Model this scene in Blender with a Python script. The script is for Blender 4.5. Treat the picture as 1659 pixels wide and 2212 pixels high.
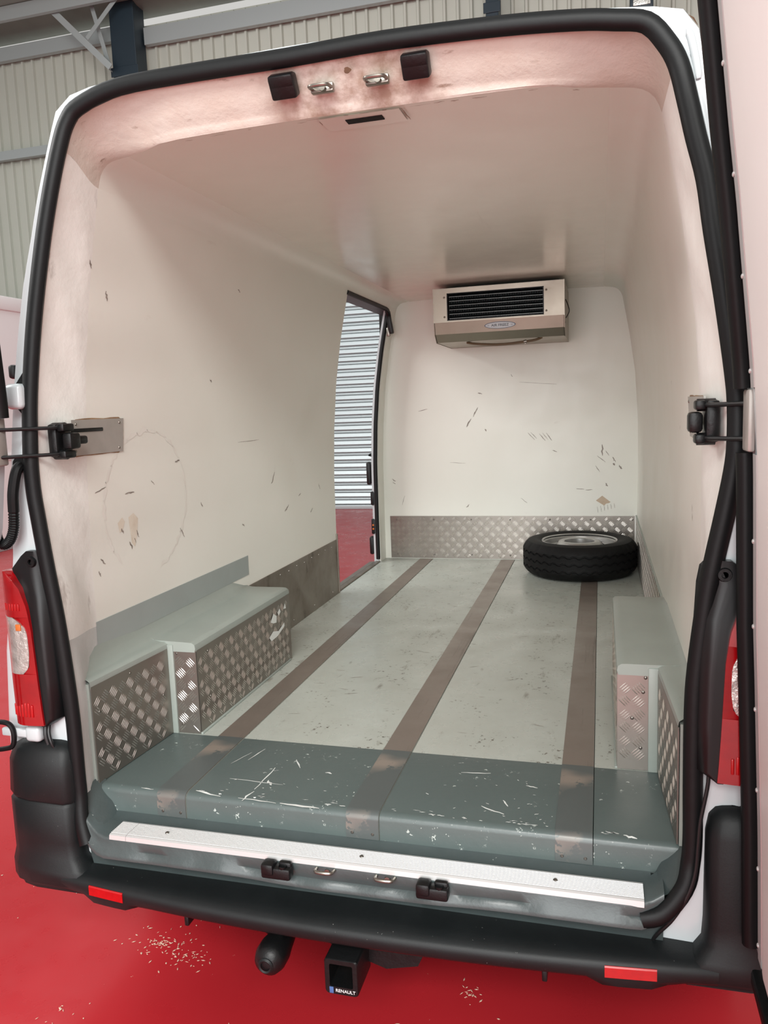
import bpy, bmesh, math, random
from mathutils import Vector, Matrix
import numpy as np

for o in list(bpy.data.objects):
    bpy.data.objects.remove(o, do_unlink=True)
SC = bpy.context.scene
COL = SC.collection
random.seed(7)

# ---------------------------------------------------------------- camera
FPX, CX, CY = 1690.0, 829.5, 1106.0
def _cray(x, y):
    return Vector(((x - CX) / FPX, -(y - CY) / FPX, -1.0)).normalized()
_y = _cray(1297.0, 864.0)                 # vanishing point of the van's length
_x = -_cray(-5300.0, 1115.0)              # vanishing point of the van's width
_x = (_x - _y * _x.dot(_y)).normalized()
_z = _x.cross(_y)
CAM_LOC = Vector((0.59, -1.75, 1.0))
cam_data = bpy.data.cameras.new('camera')
cam = bpy.data.objects.new('camera', cam_data)
COL.objects.link(cam)
cam_data.sensor_fit = 'HORIZONTAL'
cam_data.sensor_width = 36.0
cam_data.lens = 36.0 * FPX / 1659.0
cam_data.clip_start = 0.05
cam_data.clip_end = 200
cam.matrix_world = Matrix.Translation(CAM_LOC) @ Matrix((_x, _y, _z)).to_4x4()
SC.camera = cam

# ---------------------------------------------------------------- world, lights, exposure
W = bpy.data.worlds.new('hall_light')
SC.world = W
W.use_nodes = True
bg = W.node_tree.nodes['Background']
bg.inputs[0].default_value = (1.0, 0.985, 0.95, 1)
bg.inputs[1].default_value = 0.58

def area(name, loc, target, sx, sy, energy, color=(1, 1, 1)):
    d = bpy.data.lights.new(name, 'AREA')
    d.shape = 'RECTANGLE'; d.size = sx; d.size_y = sy
    d.energy = energy; d.color = color
    o = bpy.data.objects.new(name, d)
    COL.objects.link(o)
    o.location = loc
    o.rotation_euler = (Vector(target) - Vector(loc)).to_track_quat('-Z', 'Y').to_euler()
    return o
area('roof_skylight', (2.0, -8.0, 6.2), (0, 1.0, 0.5), 7.0, 2.5, 1050, (1.0, 0.995, 0.97))
area('roof_skylight', (-6.6, -0.8, 5.2), (-0.5, 2.4, 0.7), 4.0, 3.0, 380, (1.0, 0.995, 0.98))
area('low_rear_fill', (0.5, -9.0, 1.9), (0, 1.0, 1.0), 7.0, 4.2, 520, (0.97, 0.99, 1.0))  # fill light added low behind the camera to brighten the van's inside
area('shutter_fill', (-5.0, 4.6, 6.9), (-4.6, 5.6, 0), 3.0, 5.0, 130, (0.96, 0.99, 1.0))  # added fill, brightens the roller shutter and the side opening

VS = SC.view_settings
VS.view_transform = 'Standard'
VS.look = 'None'
VS.exposure = 0.08
VS.gamma = 1.0
VS.use_curve_mapping = False

# ---------------------------------------------------------------- materials
def lin(c):
    return tuple(((v / 255.0) / 12.92 if v / 255.0 <= 0.04045 else ((v / 255.0 + 0.055) / 1.055) ** 2.4) for v in c)

def mat(name, rgb, rough=0.5, metal=0.0, mott=None, streak=None, bump=None, coat=0.0, spec=0.5,
        chips=None, trans=0.0, rvar=0.0, stain=None):
    """mott=(scale, amount, rgb2)  streak=(scale xyz, threshold, rgb2, strength)
    bump=(scale, strength)  chips=(scale, threshold, rgb2, coarse scale)"""
    m = bpy.data.materials.new(name)
    m.use_nodes = True
    nt = m.node_tree; N = nt.nodes; L = nt.links
    b = N['Principled BSDF']
    b.inputs['Roughness'].default_value = rough
    b.inputs['Metallic'].default_value = metal
    b.inputs['Specular IOR Level'].default_value = spec
    b.inputs['Coat Weight'].default_value = coat
    b.inputs['Coat Roughness'].default_value = 0.15
    b.inputs['Transmission Weight'].default_value = trans
    base = lin(rgb) + (1,)
    b.inputs['Base Color'].default_value = base
    tc = N.new('ShaderNodeTexCoord')
    cur = None
    def mixto(fac, col2):
        nonlocal cur
        mx = N.new('ShaderNodeMix'); mx.data_type = 'RGBA'
        L.new(fac, mx.inputs[0])
        if cur is None: mx.inputs[6].default_value = base
        else: L.new(cur, mx.inputs[6])
        mx.inputs[7].default_value = lin(col2) + (1,)
        cur = mx.outputs[2]
    def noise(scale, detail=5, rough_=0.6, vec=None):
        n = N.new('ShaderNodeTexNoise')
        n.inputs['Scale'].default_value = scale
        n.inputs['Detail'].default_value = detail
        n.inputs['Roughness'].default_value = rough_
        L.new(vec if vec else tc.outputs['Object'], n.inputs['Vector'])
        return n.outputs['Fac']
    def ramp(src, a, c, hi=1.0):
        r = N.new('ShaderNodeMapRange')
        r.inputs['From Min'].default_value = a; r.inputs['From Max'].default_value = c
        r.inputs['To Min'].default_value = 0; r.inputs['To Max'].default_value = hi
        L.new(src, r.inputs['Value'])
        return r.outputs['Result']
    if mott:
        mixto(ramp(noise(mott[0]), 0.35, 0.7, mott[1]), mott[2])
    if streak:
        mp = N.new('ShaderNodeMapping'); mp.inputs['Scale'].default_value = streak[0]
        L.new(tc.outputs['Object'], mp.inputs['Vector'])
        mixto(ramp(noise(1.0, 6, 0.65, mp.outputs['Vector']), streak[1], streak[1] + 0.08, streak[3]), streak[2])
    if chips:
        a = ramp(noise(chips[0], 4, 0.7), chips[1], chips[1] + 0.03)
        c = ramp(noise(chips[3], 2, 0.5), 0.50, 0.62)
        mu = N.new('ShaderNodeMath'); mu.operation = 'MULTIPLY'
        L.new(a, mu.inputs[0]); L.new(c, mu.inputs[1])
        mixto(mu.outputs[0], chips[2])
    if stain:      # grime patch with its own extent along x: (centre, half width, rgb, scale)
        sp = N.new('ShaderNodeSeparateXYZ'); L.new(tc.outputs['Object'], sp.inputs[0])
        su = N.new('ShaderNodeMath'); su.operation = 'SUBTRACT'; L.new(sp.outputs[0], su.inputs[0]); su.inputs[1].default_value = stain[0]
        ab = N.new('ShaderNodeMath'); ab.operation = 'ABSOLUTE'; L.new(su.outputs[0], ab.inputs[0])
        ma = ramp(ab.outputs[0], stain[1] * 1.25, stain[1] * 0.7)
        mu2 = N.new('ShaderNodeMath'); mu2.operation = 'MULTIPLY'
        L.new(ma, mu2.inputs[0]); L.new(ramp(noise(stain[3], 5, 0.65), 0.40, 0.62, 0.75), mu2.inputs[1])
        mixto(mu2.outputs[0], stain[2])
    if cur is not None:
        L.new(cur, b.inputs['Base Color'])
    if rvar:
        r = N.new('ShaderNodeMapRange')
        r.inputs['From Min'].default_value = 0.3; r.inputs['From Max'].default_value = 0.7
        r.inputs['To Min'].default_value = max(0.02, rough - rvar); r.inputs['To Max'].default_value = min(1, rough + rvar)
        L.new(noise(6.0), r.inputs['Value']); L.new(r.outputs['Result'], b.inputs['Roughness'])
    if bump:
        bn = N.new('ShaderNodeBump'); bn.inputs['Strength'].default_value = bump[1]
        bn.inputs['Distance'].default_value = 0.01
        L.new(noise(bump[0]), bn.inputs['Height']); L.new(bn.outputs['Normal'], b.inputs['Normal'])
    return m

M = {}
M['liner'] = mat('white_fibreglass', (237, 238, 229), 0.40, mott=(2.2, 0.25, (227, 226, 214)),
                 streak=((5, 2.2, 9), 0.68, (196, 186, 174), 0.30), bump=(2.0, 0.05), rvar=0.08)
M['liner_rough'] = mat('painted_fibreglass_edge', (238, 239, 233), 0.5, mott=(7.0, 0.40, (220, 217, 209)),
                       streak=((14, 14, 5), 0.63, (150, 140, 130), 0.5), bump=(14.0, 0.25))
M['liner_grey'] = mat('pale_grey_edge_paint', (206, 209, 206), 0.45, mott=(9.0, 0.45, (180, 183, 180)), bump=(14, 0.25))
M['ceiling'] = mat('gloss_ceiling_liner', (233, 232, 221), 0.22, mott=(1.6, 0.3, (224, 220, 208)),
                   streak=((9, 0.7, 4), 0.66, (208, 200, 190), 0.25), rvar=0.05)
M['header'] = mat('stained_header', (212, 206, 196), 0.45, stain=(0.03, 0.20, (150, 124, 104), 16.0), mott=(9.0, 0.35, (206, 186, 168)),
                  streak=((7, 30, 20), 0.64, (120, 92, 70), 0.75), bump=(20, 0.35))
M['floor'] = mat('worn_pale_floor', (178, 184, 176), 0.32, mott=(5.0, 0.5, (160, 163, 153)),
                 streak=((16, 5, 4), 0.62, (108, 102, 90), 0.65), chips=(60, 0.60, (96, 90, 80), 6.0), rvar=0.12, bump=(30, 0.05))
M['floor_dark'] = mat('dark_grey_floor_paint', (84, 96, 94), 0.36, mott=(4.0, 0.4, (74, 85, 84)),
                      chips=(46, 0.635, (196, 204, 198), 5.0), rvar=0.08, bump=(18, 0.12))
M['sill_paint'] = mat('grey_sill_paint', (66, 76, 76), 0.36, mott=(8.0, 0.5, (56, 65, 65)),
                      chips=(30, 0.70, (170, 176, 170), 5.0), bump=(14, 0.25), coat=0.1)
M['arch_paint'] = mat('pale_green_grey_paint', (152, 161, 154), 0.38, mott=(6.0, 0.45, (138, 146, 140)),
                      streak=((20, 6, 6), 0.66, (120, 118, 106), 0.6), bump=(10, 0.12))
M['band_paint'] = mat('grey_band_paint', (158, 167, 164), 0.45, mott=(6.0, 0.4, (144, 151, 148)),
                      streak=((8, 12, 6), 0.68, (96, 94, 88), 0.6))
M['strip'] = mat('worn_steel_strip', (140, 130, 121), 0.36, metal=0.45, mott=(8.0, 0.4, (126, 115, 106)),
                 streak=((40, 2, 4), 0.60, (92, 84, 78), 0.5), rvar=0.1)
M['strip_paint'] = mat('part_painted_strip', (90, 97, 96), 0.36, metal=0.2, mott=(6.0, 0.3, (80, 86, 84)),
                       chips=(16, 0.47, (142, 132, 122), 5.0))
M['tread'] = mat('chequer_aluminium', (150, 144, 137), 0.36, metal=0.85, mott=(5.0, 0.35, (132, 124, 116)),
                 streak=((5, 5, 5), 0.66, (112, 100, 88), 0.35), rvar=0.06)
M['tread_bar'] = mat('polished_tread_bars', (212, 208, 202), 0.28, metal=0.9)
M['kick'] = mat('dull_galvanised', (150, 142, 132), 0.42, metal=0.85, mott=(9.0, 0.6, (118, 108, 98)),
                streak=((9, 9, 5), 0.60, (92, 82, 72), 0.6), rvar=0.1)
M['alu'] = mat('bright_aluminium', (208, 209, 208), 0.36, metal=0.35, mott=(18, 0.25, (205, 205, 202)))
M['stainless'] = mat('dull_stainless', (166, 158, 146), 0.40, metal=1.0, mott=(5.0, 0.4, (146, 137, 125)),
                     streak=((6, 6, 6), 0.68, (132, 120, 106), 0.35), rvar=0.05)
M['plate'] = mat('galvanised_plate', (184, 180, 174), 0.42, metal=0.35, mott=(14.0, 0.5, (164, 160, 154)))
M['steel'] = mat('zinc_steel', (150, 146, 138), 0.33, metal=0.9, mott=(30, 0.5, (112, 104, 94)))
M['screw'] = mat('screw_steel', (120, 116, 110), 0.35, metal=0.9)
M['rubber'] = mat('black_rubber_seal', (13, 15, 16), 0.48, spec=0.26, bump=(25, 0.06))
M['bumper'] = mat('black_bumper_plastic', (17, 21, 22), 0.50, spec=0.33, mott=(12, 0.4, (28, 32, 33)),
                  chips=(90, 0.70, (170, 172, 168), 4.0), bump=(220, 0.05))
M['housing'] = mat('black_lamp_housing', (15, 19, 20), 0.36, spec=0.4)
M['black'] = mat('black_mechanism', (15, 16, 17), 0.40, spec=0.35, bump=(40, 0.15))
M['void'] = mat('dark_recess', (9, 9, 9), 0.9)
M['body'] = mat('white_car_paint', (192, 201, 203), 0.25, mott=(3.0, 0.15, (183, 191, 193)), coat=0.5,
                chips=(30, 0.69, (150, 140, 128), 3.0))
M['red_lens'] = mat('red_lamp_lens', (150, 4, 12), 0.18, coat=0.4, mott=(14, 0.5, (108, 2, 8)))
M['red_bright'] = mat('red_reflector_cells', (178, 10, 15), 0.25, coat=0.3, mott=(60, 0.5, (145, 4, 10)))
M['clear'] = mat('clear_lamp_lens', (205, 204, 198), 0.10, metal=0.55, mott=(40, 0.7, (150, 148, 142)), bump=(50, 0.5), coat=0.8)
M['amber'] = mat('amber_bulb', (200, 110, 50), 0.2, coat=0.5)
M['tyre'] = mat('black_tyre_rubber', (14, 14, 14), 0.65, spec=0.25, bump=(60, 0.1))
M['rim'] = mat('silver_wheel_paint', (182, 182, 180), 0.33, metal=0.75, mott=(18, 0.4, (150, 148, 144)))
M['fin'] = mat('coil_fins', (30, 38, 40), 0.5, metal=0.3)
M['louvre'] = mat('louvre_grey', (128, 136, 136), 0.4, metal=0.3)
M['hose'] = mat('brown_drain_hose', (98, 76, 52), 0.5)
M['badge'] = mat('badge_white', (214, 222, 228), 0.3)
M['badge_blue'] = mat('badge_blue_edge', (52, 78, 110), 0.3)
M['ink'] = mat('badge_lettering', (26, 34, 46), 0.4)
M['white_ink'] = mat('white_lettering', (225, 225, 225), 0.5)
M['blue_ink'] = mat('blue_mark', (70, 100, 150), 0.5)
M['rust'] = mat('rust_stain', (170, 138, 104), 0.7, mott=(30, 0.8, (116, 82, 56)))
M['rust_dark'] = mat('dark_rust', (98, 68, 46), 0.7, mott=(40, 0.8, (70, 46, 30)))
M['scuff'] = mat('scuff_dark', (128, 119, 110), 0.6, mott=(40, 0.8, (176, 168, 160)))
M['scuff_soft'] = mat('scuff_soft', (230, 228, 219), 0.40, mott=(16, 1.0, (237, 237, 229)))
M['paper'] = mat('torn_paper', (204, 186, 164), 0.8, mott=(30, 0.6, (186, 164, 140)))
M['chip_white'] = mat('white_paint_smear', (222, 226, 222), 0.5)
M['red_floor'] = mat('red_epoxy_floor', (174, 37, 44), 0.30, mott=(1.2, 0.35, (163, 31, 38)),
                     chips=(70, 0.70, (214, 170, 150), 3.0), rvar=0.06, bump=(8, 0.04))
M['clad'] = mat('pale_cladding', (190, 193, 183), 0.42, metal=0.15, mott=(0.8, 0.3, (174, 177, 167)))
M['shutter'] = mat('shutter_slats', (176, 186, 188), 0.34, metal=0.35)
M['girt'] = mat('galvanised_girt', (168, 176, 176), 0.45, metal=0.3)
M['navy'] = mat('dark_navy_steel', (34, 48, 58), 0.45)
M['foil'] = mat('roof_foil', (148, 152, 144), 0.45, metal=0.4, bump=(1.5, 0.5), mott=(1.0, 0.5, (116, 120, 112)))
M['box_white'] = mat('white_panel', (238, 234, 234), 0.4)
M['wire'] = mat('black_cable', (20, 21, 22), 0.45)
M['door_liner'] = mat('white_door_liner', (236, 234, 231), 0.42, mott=(2.5, 0.25, (216, 210, 206)), bump=(4, 0.06))

# ---------------------------------------------------------------- geometry helpers
WLOC = {}

class MB:
    def __init__(s):
        s.v = []; s.f = []; s.m = []
    def add(s, vs, fs, mi=0):
        o = len(s.v)
        s.v += [tuple(v) for v in vs]
        for f in fs:
            s.f.append(tuple(i + o for i in f)); s.m.append(mi)
        return s
    def box(s, lo, hi, bev=0.0, mi=0, seg=2, rot=None):
        bm = bmesh.new()
        bmesh.ops.create_cube(bm, size=1.0)
        c = [(a + b) / 2 for a, b in zip(lo, hi)]; d = [abs(b - a) for a, b in zip(lo, hi)]
        for v in bm.verts:
            v.co = Vector((v.co.x * d[0], v.co.y * d[1], v.co.z * d[2]))
        if bev > 0:
            bmesh.ops.bevel(bm, geom=bm.edges[:], offset=min(bev, 0.49 * min(d)), segments=seg, affect='EDGES', profile=0.5)
        bm.verts.index_update()
        R = rot if rot else Matrix.Identity(3)
        s.add([R @ v.co + Vector(c) for v in bm.verts], [[v.index for v in f.verts] for f in bm.faces], mi)
        bm.free(); return s
    def tube(s, path, r, n=10, closed=False, mi=0, flat=1.0, up=None):
        P = [Vector(p) for p in path]; k = len(P)
        rr = r if isinstance(r, (list, tuple)) else [r] * k
        rows = []; prev = None
        for i in range(k):
            if closed: t = P[(i + 1) % k] - P[i - 1]
            else: t = P[min(i + 1, k - 1)] - P[max(i - 1, 0)]
            t.normalize()
            if up is not None:
                a = Vector(up); a = (a - t * a.dot(t)).normalized()
            elif prev is None:
                a = Vector((0, 0, 1)) if abs(t.z) < 0.9 else Vector((0, 1, 0))
                a = (a - t * a.dot(t)).normalized()
            else:
                a = (prev - t * prev.dot(t)).normalized()
            prev = a; b = t.cross(a)
            rows.append([P[i] + a * math.cos(2 * math.pi * j / n) * rr[i] * flat + b * math.sin(2 * math.pi * j / n) * rr[i] for j in range(n)])
        vs = [p for row in rows for p in row]; fs = []
        for i in range(k if closed else k - 1):
            i2 = (i + 1) % k
            for j in range(n):
                j2 = (j + 1) % n
                fs.append((i * n + j, i * n + j2, i2 * n + j2, i2 * n + j))
        if not closed:
            fs.append(tuple(range(n))[::-1]); fs.append(tuple((k - 1) * n + j for j in range(n)))
        return s.add(vs, fs, mi)
    def loft(s, rows, closed=False, mi=0, caps=False, mif=None, skip=None):
        n = len(rows[0]); vs = [p for r in rows for p in r]; o = len(s.v)
        s.v += [tuple(v) for v in vs]
        for i in range(len(rows) - 1):
            for j in range(n if closed else n - 1):
                j2 = (j + 1) % n
                if skip and skip(i, j): continue
                s.f.append((o + i * n + j, o + i * n + j2, o + (i + 1) * n + j2, o + (i + 1) * n + j))
                s.m.append(mif(i, j) if mif else mi)
        if caps:
            s.f.append(tuple(o + j for j in range(n))[::-1]); s.m.append(mi)
            s.f.append(tuple(o + (len(rows) - 1) * n + j for j in range(n))); s.m.append(mi)
        return s
    def lathe(s, prof, n=48, center=(0, 0, 0), axis='z', mi=0, closed=False, skip=None, mod=None):
        rows = []
        for i in range(n + 1):
            a = 2 * math.pi * i / n; row = []
            for k, (r, h) in enumerate(prof):
                if mod: r, h = mod(i % n, k, r, h)
                if axis == 'z': p = (r * math.cos(a), r * math.sin(a), h)
                elif axis == 'y': p = (r * math.cos(a), h, r * math.sin(a))
                else: p = (h, r * math.cos(a), r * math.sin(a))
                row.append(tuple(p[q] + center[q] for q in range(3)))
            rows.append(row)
        return s.loft(rows, closed=closed, mi=mi, skip=skip)
    def ext_x(s, prof, x0, x1, mi=0, mif=None):
        """closed (y, z) polygon swept along x"""
        rows = [[(x, p[0], p[1]) for p in prof] for x in (x0, x1)]
        return s.loft(rows, closed=True, mi=mi, caps=True, mif=mif)
    def build(s, name, mats, parent=None, smooth=35, label=None, kind=None, cat=None, group=None):
        me = bpy.data.meshes.new(name)
        V = np.array(s.v, dtype=float)
        c = (V.min(0) + V.max(0)) / 2
        if parent is None: c[2] = V[:, 2].min()
        me.from_pydata([tuple(v) for v in (V - c)], [], s.f)
        ms = mats if isinstance(mats, (list, tuple)) else [mats]
        for m_ in ms: me.materials.append(m_)
        if len(ms) > 1: me.polygons.foreach_set('material_index', s.m)
        bm = bmesh.new(); bm.from_mesh(me)
        bmesh.ops.remove_doubles(bm, verts=bm.verts[:], dist=1e-5)
        bmesh.ops.recalc_face_normals(bm, faces=bm.faces[:])
        bm.to_mesh(me); bm.free()
        if smooth:
            me.polygons.foreach_set('use_smooth', [True] * len(me.polygons))
            me.set_sharp_from_angle(angle=math.radians(smooth))
        me.update()
        return link(name, me, Vector(c), parent, label, kind, cat, group)

def link(name, data, wloc, parent=None, label=None, kind=None, cat=None, group=None):
    o = bpy.data.objects.new(name, data)
    COL.objects.link(o)
    wloc = Vector(wloc)
    WLOC[o.name] = wloc
    if parent is not None:
        o.parent = parent
        o.location = wloc - WLOC[parent.name]
    else:
        o.location = wloc
    if label: o['label'] = label
    if kind: o['kind'] = kind
    if cat: o['category'] = cat
    if group: o['group'] = group
    return o

def empty(name, loc, label, cat, group=None, kind=None):
    return link(name, None, loc, None, label, kind, cat, group)

def bez(pts, n=6):
    """Catmull-Rom through the points"""
    P = [Vector(p) for p in pts]; out = []
    for i in range(len(P) - 1):
        p0 = P[max(i - 1, 0)]; p1 = P[i]; p2 = P[i + 1]; p3 = P[min(i + 2, len(P) - 1)]
        for k in range(n):
            t = k / n
            out.append(0.5 * ((2 * p1) + (p2 - p0) * t + (2 * p0 - 5 * p1 + 4 * p2 - p3) * t * t + (3 * p1 - p0 - 3 * p2 + p3) * t ** 3))
    out.append(P[-1]); return out

def resample(pts, n):
    P = [Vector(p) for p in pts]
    d = [0.0]
    for a, b in zip(P, P[1:]): d.append(d[-1] + (b - a).length)
    out = []; k = 0
    for i in range(n):
        t = d[-1] * i / (n - 1)
        while k < len(P) - 2 and d[k + 1] < t: k += 1
        seg = d[k + 1] - d[k]
        out.append(P[k].lerp(P[k + 1], (t - d[k]) / seg if seg > 0 else 0))
    return out

def interp(tab, z):
    if z <= tab[0][0]: return tab[0][1]
    for (a, va), (b, vb) in zip(tab, tab[1:]):
        if z <= b: return va + (vb - va) * (z - a) / (b - a)
    return tab[-1][1]

def text_mesh(name, body, size, wloc, rot, m, parent, extrude=0.0006, sx=1.0, label=None):
    cu = bpy.data.curves.new(name, 'FONT')
    cu.body = body; cu.size = size; cu.align_x = 'CENTER'; cu.align_y = 'CENTER'; cu.extrude = extrude
    t = bpy.data.objects.new(name + '_tmp', cu); COL.objects.link(t)
    dg = bpy.context.evaluated_depsgraph_get()
    me = bpy.data.meshes.new_from_object(t.evaluated_get(dg))
    me.name = name
    bpy.data.objects.remove(t, do_unlink=True)
    me.transform(rot.to_4x4() @ Matrix.Diagonal((sx, 1, 1, 1)))
    me.materials.clear(); me.materials.append(m)
    return link(name, me, wloc, parent, label)

GZ = -0.62            # hall floor, the van's load floor is z = 0

# ================================================================ THE HALL
mb = MB(); mb.box((-16, -9, GZ - 0.2), (11, 10.9, GZ))
f = mb.build('floor', M['red_floor'], None, kind='structure', label='glossy red painted concrete hall floor')

mb = MB()
for (cx_, cy_, rr_, nn) in ((-0.73, 0.20, 0.16, 90), (-0.60, 0.17, 0.10, 40), (0.24, 0.20, 0.06, 24), (-0.86, -0.10, 0.10, 14), (0.1, -0.3, 0.8, 50), (-1.4, 0.6, 0.8, 40)):
    for _ in range(nn):
        a = random.uniform(0, 6.283); d_ = rr_ * abs(random.gauss(0, 0.55)); w_ = random.uniform(0.001, 0.0028); l_ = random.uniform(0.002, 0.008); b_ = random.uniform(0, 3.14)
        c_ = Vector((cx_ + d_ * math.cos(a), cy_ + 0.7 * d_ * math.sin(a), GZ + 0.0015)); u_ = Vector((math.cos(b_), math.sin(b_), 0)); v_ = Vector((-u_.y, u_.x, 0))
        mb.add([c_ - u_ * l_, c_ + v_ * w_, c_ + u_ * l_, c_ - v_ * w_, c_ + Vector((0, 0, 0.001))], [(0, 1, 4), (1, 2, 4), (2, 3, 4), (3, 0, 4)])
mb.build('floor_debris', mat('pale_debris', (206, 176, 156), 0.8), None, smooth=0, kind='stuff', label='pale dust and leaf specks scattered on the red floor', cat='debris')
# back wall of ribbed cladding sheets
wall = link('wall_back', None, (0, 10.6, GZ), None, 'pale ribbed metal cladding wall behind the van', 'structure')
PITCH = 0.20
def clad_rows(x0, n):
    xs = []
    for k in range(n):
        a = x0 + k * PITCH
        xs += [(a, 0.0), (a + 0.135, 0.0), (a + 0.152, -0.048), (a + 0.186, -0.048)]
    xs.append((x0 + n * PITCH, 0.0))
    return xs
me_clad = None
for k in range(26):
    x0 = -13.0 + k * 0.8
    if me_clad is None:
        xs = clad_rows(0.0, 4)
        m_ = MB(); m_.loft([[(x + x0, 10.6 + y, z) for x, y in xs] for z in (GZ, 7.35)])
        o = m_.build('cladding_sheet', M['clad'], wall, smooth=0)
        me_clad = o.data; first = WLOC[o.name]
    else:
        link('cladding_sheet', me_clad, first + Vector((0.8 * k, 0, 0)), wall)
mb = MB(); mb.box((-13.0, 10.64, GZ), (7.8, 10.85, 7.4)); mb.build('wall_backing', M['clad'], wall, smooth=0)

# roof underside with foil
def roofz(y): return 7.42 + 0.13 * (10.6 - y)
roof = link('ceiling', None, (0, 8, 7.4), None, 'foil lined sloping hall roof above the cladding wall', 'structure')
mb = MB()
for k in range(8):
    y0 = 10.75 - k * 0.9; y1 = y0 - 0.9
    mb.loft([[(x, y0, roofz(y0) + 0.16) for x in (-14, 8)], [(x, (y0 + y1) / 2, roofz((y0 + y1) / 2) + 0.10) for x in (-14, 8)], [(x, y1, roofz(y1) + 0.16) for x in (-14, 8)]])
mb.loft([[(-14, 10.75, roofz(10.75) + 0.22), (8, 10.75, roofz(10.75) + 0.22)], [(-14, 3.55, roofz(3.55) + 0.22), (8, 3.55, roofz(3.55) + 0.22)]])
mb.build('roof_foil', M['foil'], roof)
for k in range(1, 8):
    y = 10.75 - k * 0.9
    mb = MB(); mb.box((-14, y - 0.035, roofz(y) - 0.06), (8, y + 0.035, roofz(y) + 0.15)); mb.build('purlin', M['girt'], roof, smooth=0)

def cbeam(name, x0, x1, z, h, label, y=10.5, m='girt', d=0.09):
    mb = MB(); t = 0.012
    mb.box((x0, y - d, z), (x1, y, z + t)); mb.box((x0, y - d, z + h - t), (x1, y, z + h))
    mb.box((x0, y - d, z + t), (x1, y - d + t, z + h - t))
    return mb.build(name, M[m], None, smooth=0, label=label, cat='beam')
cbeam('wall_girt', -13, -7.05, 5.55, 0.15, 'galvanised wall girt left of the dark column, higher of two')
cbeam('wall_girt', -13, -7.05, 3.05, 0.13, 'galvanised wall girt just above the white box, lower of two')
cbeam('eave_beam', -13, -7.05, 7.15, 0.22, 'pale eave beam left of the dark navy column')
cbeam('eave_beam', -6.55, -0.98, 7.0, 0.26, 'grey eave beam between the two dark columns')
def column(x0, x1, lab):
    mb = MB(); y0, y1 = 10.18, 10.5
    mb.box((x0, y0, GZ), (x1, y1, 7.6), 0.01)
    mb.box((x0 - 0.03, y0 - 0.02, 6.48), (x1 + 0.03, y0, 6.62), 0.005)
    mb.build('steel_column', M['navy'], None, smooth=0, label=lab, cat='column')
column(-7.02, -6.58, 'wide dark navy steel column above the van roof corner')
column(-0.97, -0.79, 'narrow dark steel column above the right of the van roof')
def brace(a, b, r, lab):
    a = Vector(a); b = Vector(b); mb = MB()
    t = (b - a).normalized(); u = Vector((0, 1, 0)); w = t.cross(u)
    pr = [u * (-r) + w * (-r), u * r + w * (-r), u * r + w * (-r * 0.8), u * (-r * 0.8) + w * (-r * 0.8), u * (-r * 0.8) + w * r, u * (-r) + w * r]
    mb.loft([[a + p for p in pr], [b + p for p in pr]], closed=True, caps=True)
    mb.build('roof_brace', M['girt'], None, smooth=0, label=lab, cat='brace')
brace((-8.6, 9.95, 8.25), (-6.93, 10.02, 6.55), 0.05, 'long diagonal angle brace meeting the foot of the navy column')
brace((-6.2, 9.95, 7.95), (-7.30, 9.98, 7.02), 0.035, 'short angle brace rising right across the navy column')
brace((-7.95, 10.0, 7.95), (-7.85, 9.0, 8.0), 0.03, 'thin brace rod under the roof left of the column')
brace((-7.30, 10.1, 7.75), (-7.02, 10.12, 6.62), 0.035, 'steep pale brace beside the navy column')

# small flood light on the wall
fl = empty('flood_light', (1.13, 10.25, 6.2), 'small grey flood light on the cladding above the van roof', 'light')
mb = MB(); mb.box((0.98, 10.1, 6.18), (1.28, 10.3, 6.44), 0.02); mb.build('lamp_housing', M['navy'], fl)
mb = MB(); mb.box((1.02, 10.085, 6.22), (1.24, 10.1, 6.40), 0.004); mb.build('lamp_glass', M['clear'], fl)
mb = MB(); mb.box((1.1, 10.3, 6.27), (1.16, 10.57, 6.33)); mb.build('bracket', M['girt'], fl)

# roller shutter
rs = link('roller_shutter', None, (-3.3, 10.42, GZ), None, 'pale grey roller shutter of horizontal slats seen through the side doorway', None, 'shutter')
SP = 0.121
prof = [(0.02, 0.0), (0.02, 0.006), (-0.040, 0.016), (-0.046, 0.022), (-0.030, 0.074), (-0.022, 0.080), (0.018, 0.082), (0.018, 0.090), (-0.020, 0.095), (-0.016, 0.106), (0.018, 0.109), (0.02, 0.121)]
me_sl = None
for k in range(37):
    z0 = GZ + 0.07 + k * SP
    if me_sl is None:
        m_ = MB()
        pts = [(10.40 + a, z0 + b) for a, b in prof]
        back = [(10.43, p[1]) for p in reversed(pts)]
        m_.ext_x(pts + back, -5.4, -1.2)
        o = m_.build('slat', M['shutter'], rs, smooth=0); me_sl = o.data; first = WLOC[o.name]
    else:
        link('slat', me_sl, first + Vector((0, 0, SP * k)), rs)
mb = MB(); mb.box((-5.4, 10.36, GZ), (-1.2, 10.44, GZ + 0.07), 0.008); mb.build('bottom_rail', M['shutter'], rs)
for x in (-5.5, -1.2):
    mb = MB(); mb.box((x, 10.33, GZ), (x + 0.1, 10.5, GZ + 4.65), 0.006); mb.build('guide_rail', M['girt'], rs)

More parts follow.
